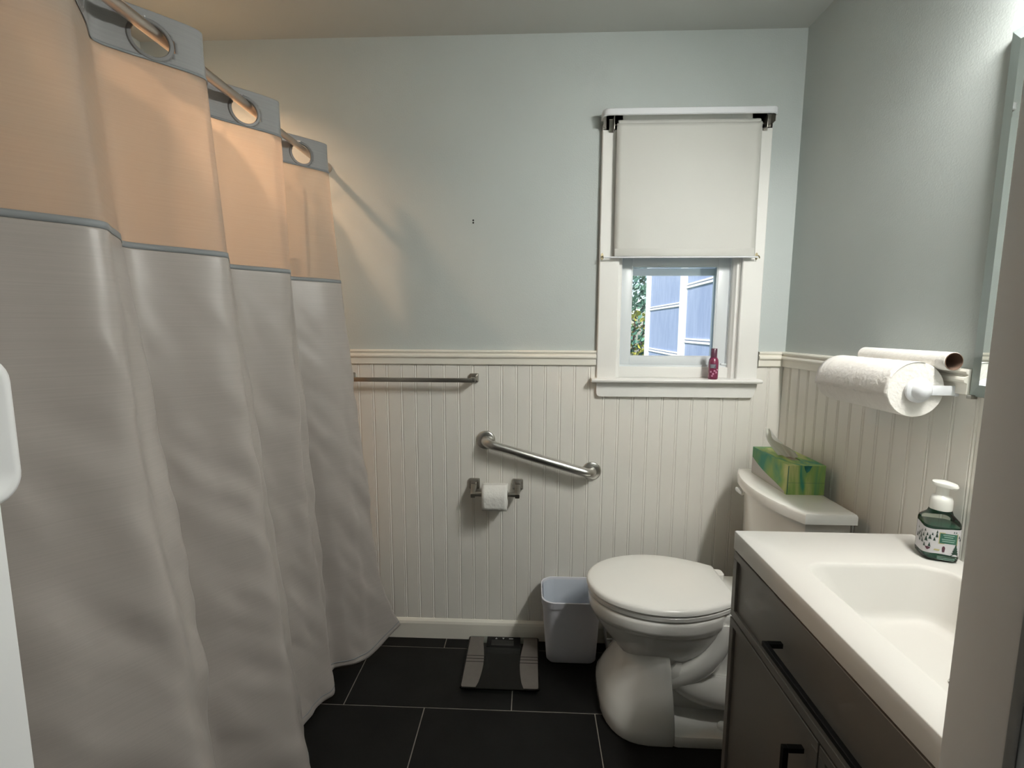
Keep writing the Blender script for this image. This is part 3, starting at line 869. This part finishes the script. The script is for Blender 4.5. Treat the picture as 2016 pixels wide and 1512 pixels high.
def build_vanity():
    y0, y1 = .418, 1.212
    t = thing('vanity_cabinet', (.78, .815, 0), 'taupe grey vanity cabinet with black bar pulls under the white sink top', 'cabinet')
    boxes('carcass', [(XV + .019, XR - .010, y0, y0 + .016, .09, .765), (XV + .019, XR - .010, y1 - .016, y1, 0, .765),
                      (XV + .019, XR - .010, y0 + .016, y1 - .016, .09, .105), (XR - .018, XR - .010, y0 + .016, y1 - .016, .105, .765),
                      (XV + .019, XV + .036, y0 + .016, y1 - .016, .568, .582), (XV + .019, XV + .036, y0 + .016, y1 - .016, .750, .765)], M['cab'], t)
    box('toe_kick', XV + .075, XV + .09, y0, y1 - .016, 0, .09, M['cab'], t)
    d = shaker('drawer_front', y0 + .003, y1 - .001, .582, .7615, t)
    bar_pull(d, .652, .966, False, z=.672)
    d1 = shaker('door', .8185, y1 - .001, .095, .577, t)
    bar_pull(d1, .375, .527, True, y=.862)
    d2 = shaker('door', y0 + .003, .8145, .095, .577, t)
    bar_pull(d2, .375, .527, True, y=.771)
    # top with integrated basin
    c = thing('bathroom_countertop', (.78, .815, .765), 'off-white vanity top with integrated rectangular sink basin', 'sink top')
    K = 8
    O = lambda z, i=0: [(x, y, z) for x, y in rrect(XV + i, XR - .009 - i, .413 + i, 1.217 - i, .004, K)]
    I = lambda z, i, r=.05, sl=0: [(x, y, z) for x, y in rrect(.618 + i + sl, .930 - i, .580 + i, 1.050 - i, r, K)]
    rings = [O(.767, .004), O(.767), O(.813), O(.815, .002), I(.815, -.006, .060), I(.8145, -.002, .056), I(.812, .002, .054), I(.806, .005, .052), I(.725, .030, .050, .022), I(.710, .035, .046, .027), I(.7045, .042, .042, .029), I(.702, .055, .04, .028), I(.700, .13, .02, 0)]
    loft('sink_deck', rings, M['counter'], c, cap0=False, angle=60)
    lathe('drain', [(.024, 0), (.024, .002), (.020, .0035), (.017, .002), (.004, .002)], (.79, .815, .700), M['chrome'], c, n=24)
build_vanity()

# ------------------------------------------------------------------ soap dispenser
def build_soap():
    c = Vector((.955, 1.096, .815)); ang = math.radians(-20)
    t = thing('soap_dispenser', tuple(c), 'green foaming soap bottle with white pump and snowy tree label', 'soap bottle')
    ca, sa = math.cos(ang), math.sin(ang)
    ZS = 1.12
    def L(x, y, z): return (c.x + x * ca - y * sa, c.y + x * sa + y * ca, c.z + z * ZS)
    def rr(h, r, z): return [L(x, y, z) for x, y in rrect(-h, h, -h, h, r, 6)]
    H = .0335
    loft('bottle', [rr(H - .006, .012, 0), rr(H - .001, .015, .004), rr(H, .016, .010), rr(H, .016, .078), rr(H - .002, .016, .084), rr(H - .011, .018, .095), rr(.0205, .019, .103), rr(.019, .0188, .106)], M['bottle'], t, cap1=False)
    k = .0022
    loft('liquid_soap', [rr(H - .006 - k, .011, .003), rr(H - k, .013, .010), rr(H - k, .014, .0735)], M['liquid'], t)
    # label sheet wrapped around the front, left and right faces
    def wrap(x0, x1, off):
        # perimeter parametrised in mm along the front face: x in [-H..H] front, beyond wraps on to the sides
        h = H + off; r = .016 + off; st = h - r
        def P(s):
            q = abs(s); sg = 1 if s >= 0 else -1; arc = r * PI / 2
            if q <= st: return (s, -h)
            if q <= st + arc:
                a = (q - st) / r; return (sg * (st + r * math.sin(a)), -(st + r * math.cos(a)))
            return (sg * h, -st + (q - st - arc))
        return P
    def sheet(nm, s0, s1, z0, z1, m, par, off=.0005, n=40, wave=0):
        P = wrap(s0, s1, off); rows = []
        for j in range(2):
            row = []
            for i in range(n + 1):
                s = s0 + (s1 - s0) * i / n; x, y = P(s)
                zz = z0 if j == 0 else z1
                if wave: zz += wave * math.sin(s * 60 + (0 if j else 2))
                row.append(L(x, y, zz))
            rows.append(row)
        return loft(nm, rows, m, par, False, False, False)
    lb = sheet('label', -.078, .066, .016, .070, M['lblwhite'], t, wave=.0018)
    def poly(nm, pts, m, off=.0011):
        P = wrap(0, 0, off); bm = bmesh.new()
        bm.faces.new([bm.verts.new(L(*P(s), z)) for s, z in pts])
        return link(nm, finish(bm, nm), m, lb)
    poly('label_frame', [(-.010, .039), (.024, .039), (.024, .063), (-.010, .063)], M['lblgold'], .0009)
    poly('label_panel', [(-.0085, .0405), (.0225, .0405), (.0225, .0615), (-.0085, .0615)], M['lblgreen'], .0012)
    for zz, a, b in ((.0575, -.003, .017), (.0535, -.001, .015), (.0485, -.005, .019), (.0445, -.004, .018)):
        poly('text_line', [(a, zz), (b, zz), (b, zz + .0017), (a, zz + .0017)], M['lbltext'], .0014)
    def tree(s, z, h, m=M['lbldark'], tiers=3, nm='printed_tree'):
        w = h * .36; pts = []
        for i in range(tiers):
            q = i / tiers; pts.append((s - w * (1 - q), z + h * q)); pts.append((s - w * (1 - q) * .5, z + h * (q + .7 / tiers)))
        R = [(2 * s - a, b) for a, b in reversed(pts)]
        poly(nm, pts + [(s, z + h)] + R, m, .0013)
    tree(.0215, .0165, .025, tiers=5)
    for s, z, h in ((-.014, .052, .009), (-.018, .044, .008), (-.014, .061, .006), (-.022, .055, .006), (-.026, .046, .010), (-.031, .052, .007), (-.033, .040, .011), (-.036, .060, .006),
                    (-.040, .048, .008), (-.043, .034, .010), (-.046, .056, .006), (-.049, .042, .011), (-.053, .050, .007), (-.056, .033, .010), (-.060, .044, .009), (-.064, .057, .006), (-.068, .038, .010),
                    (.027, .054, .006), (.031, .048, .007), (.020, .0645, .004), (.016, .0645, .004), (-.026, .030, .009), (-.036, .028, .008)):
        tree(s, z, h)
    poly('printed_sled', [(-.018, .0240), (-.008, .0235), (-.006, .0270), (-.016, .0275)], M['lblgold'])
    poly('printed_figure', [(-.002, .022), (.002, .022), (.003, .031), (.0012, .0345), (-.0012, .0345), (-.003, .031)], M['lblmaroon'])
    poly('printed_animal', [(-.030, .023), (-.028, .023), (-.024, .0265), (-.024, .029), (-.033, .029), (-.033, .0265)], M['lblmaroon'])
    for zz, b in ((.0115, .026), (.0085, .023), (.0055, .022)):
        poly('text_line', [(-.010, zz), (b, zz), (b, zz + .0012), (-.010, zz + .0012)], M['lbltext'], .0006)
    # pump
    P = [(.0205, .103), (.0210, .106), (.0210, .117), (.0205, .124), (.018, .130), (.0125, .133), (.0115, .1345), (.0115, .153)]
    lathe('pump_collar', [(a, b * ZS) for a, b in P], c, M['pumpw'], t)
    rings = []
    for z, w, l0, l1 in ((.1525, .012, -.013, .015), (.1535, .018, -.019, .025), (.1570, .0190, -.020, .027), (.1605, .0185, -.0195, .025), (.1625, .012, -.012, .015)):
        rings.append([(c.x + px * math.cos(-.75) - py * math.sin(-.75), c.y + px * math.sin(-.75) + py * math.cos(-.75), c.z + z * ZS - max(0, px) * .14) for px, py in rrect(l0, l1, -w, w, min(w * .98, .0148), 5)])
    loft('pump_head', rings, M['pumpw'], t)
build_soap()

# ------------------------------------------------------------------ paper towels on the right wall
def build_paper_towel():
    ax, az = .908, 1.203
    t = thing('paper_towel_holder', (XR, 1.28, az), 'white plastic paper towel holder fixed to the right wall', 'paper holder')
    for y0, s in ((1.137, -1), (1.428, 1)):
        d = lathe('end_cap', [(.030, 0), (.0295, s * .005), (.026, s * .008), (.0215, s * .009), (.021, s * .013), (.018, s * .020), (.012, s * .025), (.004, s * .027)], (ax, y0, az), M['plastic'], t, axis='Y', n=28)
        box('arm', ax + .015, XR - .006, y0 - .004 if s < 0 else y0, y0 + .002 if s < 0 else y0 + .006, az - .012, az + .011, M['plastic'], d, bev=.0015)
    box('wall_plate', XR - .016, XR - .0075, 1.131, 1.434, az - .014, az + .013, M['plastic'], t, bev=.002)
    lathe('spindle', [(.016, 0), (.016, .29)], (ax, 1.1375, az), M['plastic'], t, axis='Y', n=16)
    r = thing('paper_towel_roll', (ax, 1.283, az - .066), 'half-used white paper towel roll on the wall holder', 'paper towels')
    prof = [(.0175, 0), (.064, 0), (.0655, .0015), (.0655, .2785), (.064, .280), (.0175, .280), (.0175, 0)]
    lathe('roll', prof, (ax, 1.143, az), M['ppaper'], r, axis='Y', n=44, cap0=False, cap1=False)
    # loose outer sheet with a ragged end
    ny = 24; rows = []
    for i in range(16):
        a = math.radians(75 + 118 * i / 15); rr = .0662 + (.004 * ((i - 12) / 3) ** 2 if i > 12 else 0)
        rows.append([(ax + (rr + .0006 * math.sin(k * 1.7)) * math.cos(a), 1.1415 + .283 * k / ny, az + (rr + .0006 * math.sin(k * 2.3)) * math.sin(a) - (.003 * math.sin(k * 2.9) if i == 15 else 0)) for k in range(ny + 1)])
    bm = bmesh.new(); add_loft(bm, rows, False, False, False)
    o = link('loose_sheet', finish(bm, 'loose_sheet', True, 80), M['ppaper'], r)
    o.modifiers.new('thick', 'SOLIDIFY').thickness = .0006
    q = thing('paper_towel_tube', (.966, 1.26, 1.2505), 'nearly empty cardboard paper towel tube lying behind the full roll', 'cardboard tube')
    tx, tz, R = .966, 1.2720, .0215
    lathe('last_sheet', [(R - .001, 0), (R, .001), (R, .289), (R - .001, .290)], (tx, 1.118, tz), M['ppaper'], q, axis='Y', n=30, cap0=False, cap1=False)
    lathe('tube', [(R - .0012, -.001), (R - .0012, .291), (R - .0024, .291), (R - .0024, -.001), (R - .0012, -.001)], (tx, 1.118, tz), M['card'], q, axis='Y', n=30, cap0=False, cap1=False)
build_paper_towel()

# ------------------------------------------------------------------ mirror and vanity light
def build_mirror():
    y0, y1, z0, z1, b = .46, 1.100, 1.196, 1.958, .027
    t = thing('wall_mirror', (XR, .78, z0), 'frameless mirror with slanted glass edges above the vanity', 'mirror')
    xf = XR - .020
    R = lambda x, i: [(x, y0 + i, z0 + i), (x, y1 - i, z0 + i), (x, y1 - i, z1 - i), (x, y0 + i, z1 - i)]
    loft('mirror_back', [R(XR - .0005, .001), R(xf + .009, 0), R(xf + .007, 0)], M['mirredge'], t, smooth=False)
    loft('slanted_edge', [R(xf + .0070, 0), R(xf, b)], M['mirredge'], t, cap0=False, cap1=False, smooth=False)  # reflection put in as flat matte colour instead of mirror silver
    loft('mirror_face', [R(xf + .0068, b + .0001), R(xf, b)], M['mirror'], t, smooth=False)
    for yy in (y0 + .12, y1 - .006):
        box('clip', xf - .002, XR - .008, yy - .008, yy + .004, z0 - .006, z0 + .003, M['nickel'], t, bev=.001)
build_mirror()

def build_vanity_light():
    t = thing('vanity_light_offscreen', (XR, .79, 2.12), 'three-globe vanity light bar above the mirror', 'light')
    box('backplate', XR - .025, XR, .50, 1.06, 2.115, 2.175, M['nickel'], t, bev=.004)
    g = emis('globe_light', (1.0, .975, .925), VANITY_POWER)
    for y in (.51, .68, .85):
        c = (.925, y, 2.088)
        tube('arm', [(XR - .02, y, 2.145), (.95, y, 2.162), (.925, y, 2.160)], .008, M['nickel'], t, n=8)
        lathe('shade_cup', [(.018, .075), (.040, .066), (.060, .040), (.064, .005), (.062, .005), (.058, .040), (.038, .063), (.010, .070)], c, M['nickel'], t, n=24, cap0=True, cap1=False)
        lathe('globe_offscreen', [(.004, .045), (.025, .043), (.041, .028), (.047, .004), (.044, -.018), (.032, -.036), (.016, -.046), (.003, -.048)], c, g, t, n=18)
build_vanity_light()

# ------------------------------------------------------------------ trash can
def build_bin():
    t = thing('trash_can', (.165, 1.81, 0), 'small white plastic trash can between the toilet and the back wall', 'trash can')
    def rr(x0, x1, y0, y1, r, z): return [(x, y, z) for x, y in rrect(x0, x1, y0, y1, r, 6)]
    def sec(q, k=0.0):
        return (.072 - .022 * q + k, .272 + .008 * q - k, 1.762 - .062 * q + k, 1.868 + .024 * q - k, .030 + .02 * q)
    Z = .300
    rings = []
    for z, k in ((.0, .010), (.002, .004), (.010, 0), (.060, 0), (.15, 0), (.268, 0)):
        s = sec(z / Z, k); rings.append(rr(*s, z))
    s = sec(.90, -.003); rings.append(rr(*s, .269)); s = sec(1, -.003); rings.append(rr(*s, .298)); s = sec(1, -.001); rings.append(rr(*s, .300)); s = sec(1, .002); rings.append(rr(*s, .299))
    for z in (.27, .15, .02):
        s = sec(z / Z, .004); rings.append(rr(*s, z))
    loft('bin_body', rings, M['bin'], t, angle=50)
    # liner bag rim just inside
    rings = [rr(*sec(.96, .0045), .292), rr(*sec(.93, .005), .283), rr(*sec(.5, .006), .15), rr(*sec(.2, .008), .05)]
    loft('bin_liner', rings, mat('bin_liner', (.60, .65, .72), .5), t, cap0=False, angle=60)
build_bin()

# ------------------------------------------------------------------ bathroom scale
def build_scale():
    x0, x1, y0, y1 = -.256, .042, 1.588, 1.884
    t = thing('bathroom_scale', ((x0 + x1) / 2, (y0 + y1) / 2, 0), 'glass bathroom scale with brushed metal foot plates on the floor', 'scale')
    zt = .024
    P = rrect(x0, x1, y0, y1, .012, 5)
    loft('glass_plate', [[(x, y, z) for x, y in P] for z in (zt - .006, zt)], M['scaleglass'], t)
    for sx in (0, 1):
        def X(u): return x0 + u if sx == 0 else x1 - u
        edge = []
        n = 12
        for i in range(n + 1):
            q = i / n; edge.append((X(.066 + .013 * math.sin(PI * min(1, q * 1.15)) - .002), y0 + .006 + (y1 - y0 - .012) * q))
        poly = [(X(.006), y0 + .010), (X(.010), y0 + .005)] + [(X(.060), y0 + .005)] + edge[1:-1] + [(X(.064), y1 - .006), (X(.010), y1 - .006), (X(.006), y1 - .010)]
        o = prism('foot_plate', poly, 'Z', zt + .0002, zt + .0018, M['plate'], t)
        for k in (0, 1, 2):
            yy = y0 + .138 + .017 * k
            xs = sorted((X(.004), X(.079)))
            box('groove_strip', xs[0], xs[1], yy - .0014, yy + .0014, zt + .0015, zt + .0022, M['black'], o)
        for yy in (y0 + .04, y1 - .04):
            lathe('foot', [(.020, 0), (.022, .004), (.020, zt - .006)], (X(.036), yy, .0005), M['black'], t, n=16)
    h = box('display_housing', x0 + .078, x1 - .078, y1 - .068, y1 - .002, zt - .020, zt + .0012, M['black'], t, bev=.001)
    box('display', x0 + .098, x1 - .105, y1 - .058, y1 - .024, zt + .0012, zt + .0018, M['darkglass'], h)
    cy = y1 - .013; z = zt + .0014
    def icon(pts):
        bm = bmesh.new(); bm.faces.new([bm.verts.new((x, y, z)) for x, y in pts]); link('icon', finish(bm, 'icon'), M['icon'], h)
    a = x0 + .117; icon([(a - .005, cy - .004), (a + .005, cy - .004), (a, cy + .005)])
    a = x0 + .147; icon([(a - .005, cy + .004), (a, cy - .005), (a + .005, cy + .004)])
    a = x0 + .180; icon([(a - .009, cy - .003), (a + .009, cy - .003), (a + .009, cy + .002), (a - .009, cy + .002)])
build_scale()

# ------------------------------------------------------------------ lattice basket behind the toilet
def build_basket():
    x0, x1, y0, y1, H = .325, .50, 1.835, 1.893, .175
    t = thing('lattice_basket', ((x0 + x1) / 2, (y0 + y1) / 2, 0), 'white open lattice plastic basket on the floor behind the toilet', 'basket')
    lean = -.022
    def P(x, y, z): return (x + (lean * z / H if x < .4 else -lean * z / H), y, z)
    box('tray', x0, x1, y0, y1, .0005, .014, M['basket'], t, bev=.002)
    for z in (.060, .105, .150, H):
        r = z
        a = [P(x0 + .003, y0 + .003, z), P(x1 - .003, y0 + .003, z), P(x1 - .003, y1 - .003, z), P(x0 + .003, y1 - .003, z)]
        bm = bmesh.new()
        for i in range(4): add_loft(bm, tube_rings([a[i], a[(i + 1) % 4]], .0034, 6))
        link('hoop', finish(bm, 'hoop', True), M['basket'], t)
    spots = [(x0 + .003, y0 + .003), (x0 + .003, (y0 + y1) / 2), (x0 + .003, y1 - .003), (x1 - .003, y0 + .003), (x1 - .003, y1 - .003)] + [(x0 + .03 * k, y0 + .003) for k in range(1, 6)]
    for (x, y) in spots:
        tube('slat', [(x, y, .010), P(x, y, H)], .0034, M['basket'], t, n=6)
build_basket()

# ------------------------------------------------------------------ tub alcove
def build_tub():
    t = thing('bathtub', (-1.17, 1.16, 0), 'white alcove bathtub hidden behind the shower curtain', 'bathtub')
    x0, x1, y0, y1 = XL + .001, -.822, YF + .001, YB - .001
    O = lambda z, i=0: [(x, y, z) for x, y in rrect(x0 + i, x1 - i, y0 + i, y1 - i, .01, 6)]
    I = lambda z, i: [(x, y, z) for x, y in rrect(x0 + .07 + i, x1 - .08 - i, y0 + .09 + i, y1 - .09 - i, .10, 6)]
    loft('tub_shell', [O(0), O(.385), O(.395, .004), I(.395, -.006), I(.388, 0), I(.12, .06), I(.09, .12)], M['tub'], t, cap0=False, angle=50)
build_tub()
s_ = thing('shower_surround', (XL, 1.2, .395), 'pale surround panels lining the tub alcove walls', 'wall panel')
box('end_panel', XL + .001, -.905, YB - .012, YB - .0005, .395, 1.90, M['surround'], s_, bev=.003)
box('long_panel', XL + .0005, XL + .012, YF + .001, YB - .013, .395, 1.90, M['surround'], s_, bev=.003)

def build_shower_light():
    c = (-1.25, 1.52, ZC)
    t = thing('shower_ceiling_light_offscreen', c, 'round warm can light on the ceiling above the bathtub', 'light')
    lathe('can', [(.070, 0), (.070, -.050), (.066, -.054), (.058, -.054), (.056, -.050), (.050, -.004)], c, M['plastic'], t, n=32, cap0=False, cap1=False)
    lathe('lens_offscreen', [(.0495, -.005), (.045, -.010), (.030, -.013), (.004, -.014)], c, emis('shower_lens', (1.0, .60, .34), SHOWER_POWER), t, n=24)
build_shower_light()

# ------------------------------------------------------------------ shower curtain
XROD, ZROD = -.812, 1.9675
PER, YG = .330, 1.705          # fold period and a grommet position
def build_curtain():
    t = thing('shower_curtain', (-.72, 1.1, .01), 'grey shower curtain with sheer window band and grommet header', 'curtain')
    ZT = 2.006
    Y0, Y1 = .455, 1.795
    HEMY = [(.455, .43), (.63, .60), (.7945, .84), (.96, 1.02), (1.1245, 1.215), (1.29, 1.425), (1.4545, 1.560), (1.62, 1.672), (1.705, 1.725), (1.795, 1.800)]
    HEMX = [(.40, -.65), (.55, -.765), (.70, -.70), (.84, -.610), (1.02, -.755), (1.19, -.640), (1.26, -.665), (1.39, -.750), (1.44, -.752), (1.50, -.735), (1.555, -.712), (1.615, -.750), (1.675, -.757), (1.70, -.70), (1.735, -.650), (1.757, -.632), (1.80, -.585)]
    def top(y):
        ph = 2 * PI * (y - YG) / PER
        A = .058
        return Vector((XROD + A * math.sin(ph) + .006 * math.sin(2 * ph), y + .010 * math.sin(2 * ph), 0))
    def hem(y):
        yy = sinterp(y, HEMY)
        return Vector((sinterp(yy, HEMX), yy, 0))
    def P(y, z):
        q = (ZT - z) / (ZT - .015)
        w = max(0.0, min(1.0, (q - .02) / .98)); w = w ** 1.25
        a, b = top(y), hem(y)
        p = a.lerp(b, w)
        # soft extra billow and creases
        f = math.sin(PI * min(1, max(0, w)))
        ph = 2 * PI * (y - YG) / PER
        p.x += f * (.013 * math.sin(2 * ph + 1.1 + 1.4 * w) + .008 * math.sin(3.1 * ph + .6 - 2 * w)) * min(1, w * 3) * max(0.0, min(1.0, (1.74 - y) / .10))
        p.x += f * (.010 * math.sin(7 * y + 1.3) + .012 * noise.noise(Vector((y * 5, z * 1.6, 3.1))))
        k = max(0, min(1, (1.55 - z) / .5))
        p.x += k * (.010 * noise.noise(Vector((y * 14 + z * 3, z * 4.5, 7.7))) + .0075 * noise.noise(Vector((y * 26 + z * 9, z * 9, 1.7))))
        p.z = z
        # far lower corner kicks out towards the room and lifts
        e = max(0.0, (y - 1.705) / .09); e = min(1, e)
        zz = max(0.0, 1 - z / .34)
        p.x += .050 * e * e * zz ** 1.5
        p.y += .030 * e * e * zz ** 1.5
        p.z += .095 * e * e * zz
        return p
    NY = 330
    ys = [Y0 + (Y1 - Y0) * i / NY for i in range(NY + 1)]
    # grommet centres along the curtain (every half fold)
    GZ, GR, GO = 1.9475, .0325, .0415
    gy = []
    k = 0
    while YG - k * PER / 2 > .5: gy.append(YG - k * PER / 2); k += 1
    def arc_from(yc, y):
        s = 0; n = 6; prev = top(yc)
        for i in range(1, n + 1):
            cur = top(yc + (y - yc) * i / n); s += (cur - prev).length; prev = cur
        return s
    def sheet(nm, zs, m, holes=False, thick=.0012, off=0.0):
        bm = bmesh.new()
        V = []
        for z in zs:
            row = []
            for y in ys:
                p = P(y, z)
                if off:
                    d = P(y + .004, z) - P(y - .004, z); nrm = Vector((d.y, -d.x, 0)).normalized(); p = p + nrm * off
                row.append(bm.verts.new(p))
            V.append(row)
        cut = {}
        if holes:
            for i, y in enumerate(ys):
                for g in gy:
                    if abs(y - g) < .05: cut[i] = (g, arc_from(g, y)); break
        for j in range(len(zs) - 1):
            for i in range(NY):
                if holes and i in cut:
                    s = cut[i][1]; zc = (zs[j] + zs[j + 1]) / 2 - GZ
                    if s * s + zc * zc < (GR + .0052) ** 2: continue
                bm.faces.new((V[j][i], V[j][i + 1], V[j + 1][i + 1], V[j + 1][i]))
        bmesh.ops.delete(bm, geom=[v for v in bm.verts if not v.link_faces], context='VERTS')
        o = link(nm, finish(bm, nm, True, 80), m, t)
        sm = o.modifiers.new('thick', 'SOLIDIFY'); sm.thickness = thick
        return o
    lin = lambda a, b, n: [a + (b - a) * i / n for i in range(n + 1)]
    hb = sheet('header_band', lin(ZT, 1.905, 36), M['header'], True)
    sheet('header_seam', lin(1.911, 1.905, 1), M['hemseam'], thick=.0006, off=.0018)
    sh = sheet('sheer_window', lin(1.906, 1.514, 30), M['sheer'], thick=.0004)
    sheet('window_seam', lin(1.5215, 1.509, 2), M['hemseam'], thick=.0010, off=.0015)
    sheet('lower_panel', lin(1.514, .015, 150), M['curtain'])
    sheet('bottom_hem_seam', lin(.040, .036, 1), M['hemseam'], thick=.0005, off=.0016)
    # grommet rings lying in the cloth
    for g in gy:
        tab = [(0.0, g)]
        for sg in (1, -1):
            acc, prev, y = 0.0, top(g), g
            while acc < .05:
                y += sg * .001; cur = top(y); acc += (cur - prev).length; prev = cur; tab.append((sg * acc, y))
        tab.sort()
        rings = []
        for r, h in ((GR, .0026), (GR + .0015, .0042), (GO - .002, .0036), (GO, .0014), (GO, -.0014), (GO - .002, -.0036), (GR + .0015, -.0042), (GR, -.0026), (GR, .0026)):
            ring = []
            for i in range(36):
                a = 2 * PI * i / 36; yy = interp(r * math.cos(a), tab); zz = GZ + r * math.sin(a)
                q = P(yy, zz); d = P(yy + .003, zz) - P(yy - .003, zz); n = Vector((d.y, -d.x, 0)).normalized()
                ring.append(Vector((q.x, q.y, zz)) + n * (h - .0006))
            rings.append(ring)
        loft('grommet', rings, M['grommet'], t, False, False)
    # clear suction cup pressed on the sheer band
    return P
CP = build_curtain()

def build_liner():
    t = thing('shower_liner', (-.90, 1.15, .3), 'translucent white shower liner hanging behind the grey curtain', 'curtain')
    rows = []
    for j in range(41):
        q = j / 40; z = 1.935 - 1.60 * q
        row = []
        for i in range(121):
            y = .45 + (1.868 - .45) * i / 120
            row.append((-.913 + (.014 + .010 * q) * math.sin(2 * PI * y / .22 + .7 * q) - .05 * q + .006 * noise.noise(Vector((y * 4, z * 2, 5))), y, z))
        rows.append(row)
    bm = bmesh.new(); add_loft(bm, rows, False, False, False)
    o = link('liner_sheet', finish(bm, 'liner_sheet', True, 80), M['liner'], t)
    for k in range(9):
        y = .53 + k * .165
        x = -.913 + .014 * math.sin(2 * PI * y / .22)
        tube('liner_ring', [(x + .002, y, 1.925), ((x + XROD) / 2 - .01, y, 1.945), (XROD - .0165, y, ZROD + .002), (XROD - .006, y, ZROD + .016), (XROD + .008, y, ZROD + .014)], .0018, M['plastic'], t, n=6)
build_liner()

def build_suction_cup():
    c = Vector((-.888, 1.790, 1.572)); n = Vector((1, -.25, 0)).normalized()
    t = thing('suction_cup', tuple(c), 'clear round suction cup on the liner behind the sheer band', 'suction cup')
    u = Vector((-n.y, n.x, 0)); w = Vector((0, 0, 1))
    rings = []
    for r, h in ((.034, -.010), (.033, -.006), (.024, -.002), (.011, .001), (.009, .010), (.003, .012)):
        rings.append([c + u * (r * math.cos(2 * PI * i / 28)) + w * (r * math.sin(2 * PI * i / 28)) + n * h for i in range(28)])
    loft('cup', rings, M['cup'], t)
build_suction_cup()

def build_rod():
    t = thing('shower_rod', (XROD, 1.16, ZROD), 'brushed metal shower curtain rod spanning the tub alcove', 'curtain rod')
    lathe('rod', [(.0125, 0), (.0125, 1.04)], (XROD, YF + .004, ZROD), M['rodmetal'], t, axis='Y', n=20)
    lathe('rod_sleeve', [(.0105, 0), (.0105, .47)], (XROD, YF + 1.035, ZROD), M['rodmetal'], t, axis='Y', n=20)
    for y, s in ((YF, 1), (YB, -1)):
        lathe('end_flange', [(.021, 0), (.021, s * .006), (.017, s * .016), (.0135, s * .020)], (XROD, y, ZROD), M['rodmetal'], t, axis='Y', n=24)
build_rod()

# ------------------------------------------------------------------ rounded white plastic pull by the door
def build_pull():
    x0 = DX0
    t = thing('door_side_pull', (x0, .375, 1.18), 'white rounded plastic pull on the left side of the doorway', 'handle')
    def R(x, i, y0=.330, y1=.4105, z0=1.184, z1=1.322):
        return [(x, py, pz) for py, pz in rrect(y0 + i, y1 - i, z0 + i, z1 - i, .026 - i * .5, 7)]
    loft('pull_body', [R(x0 - .001, .004), R(x0 + .006, .001), R(x0 + .022, 0), R(x0 + .028, .002), R(x0 + .0305, .006), R(x0 + .0300, .010), R(x0 + .026, .016), R(x0 + .024, .024)], M['jambw'], t, angle=60)
build_pull()
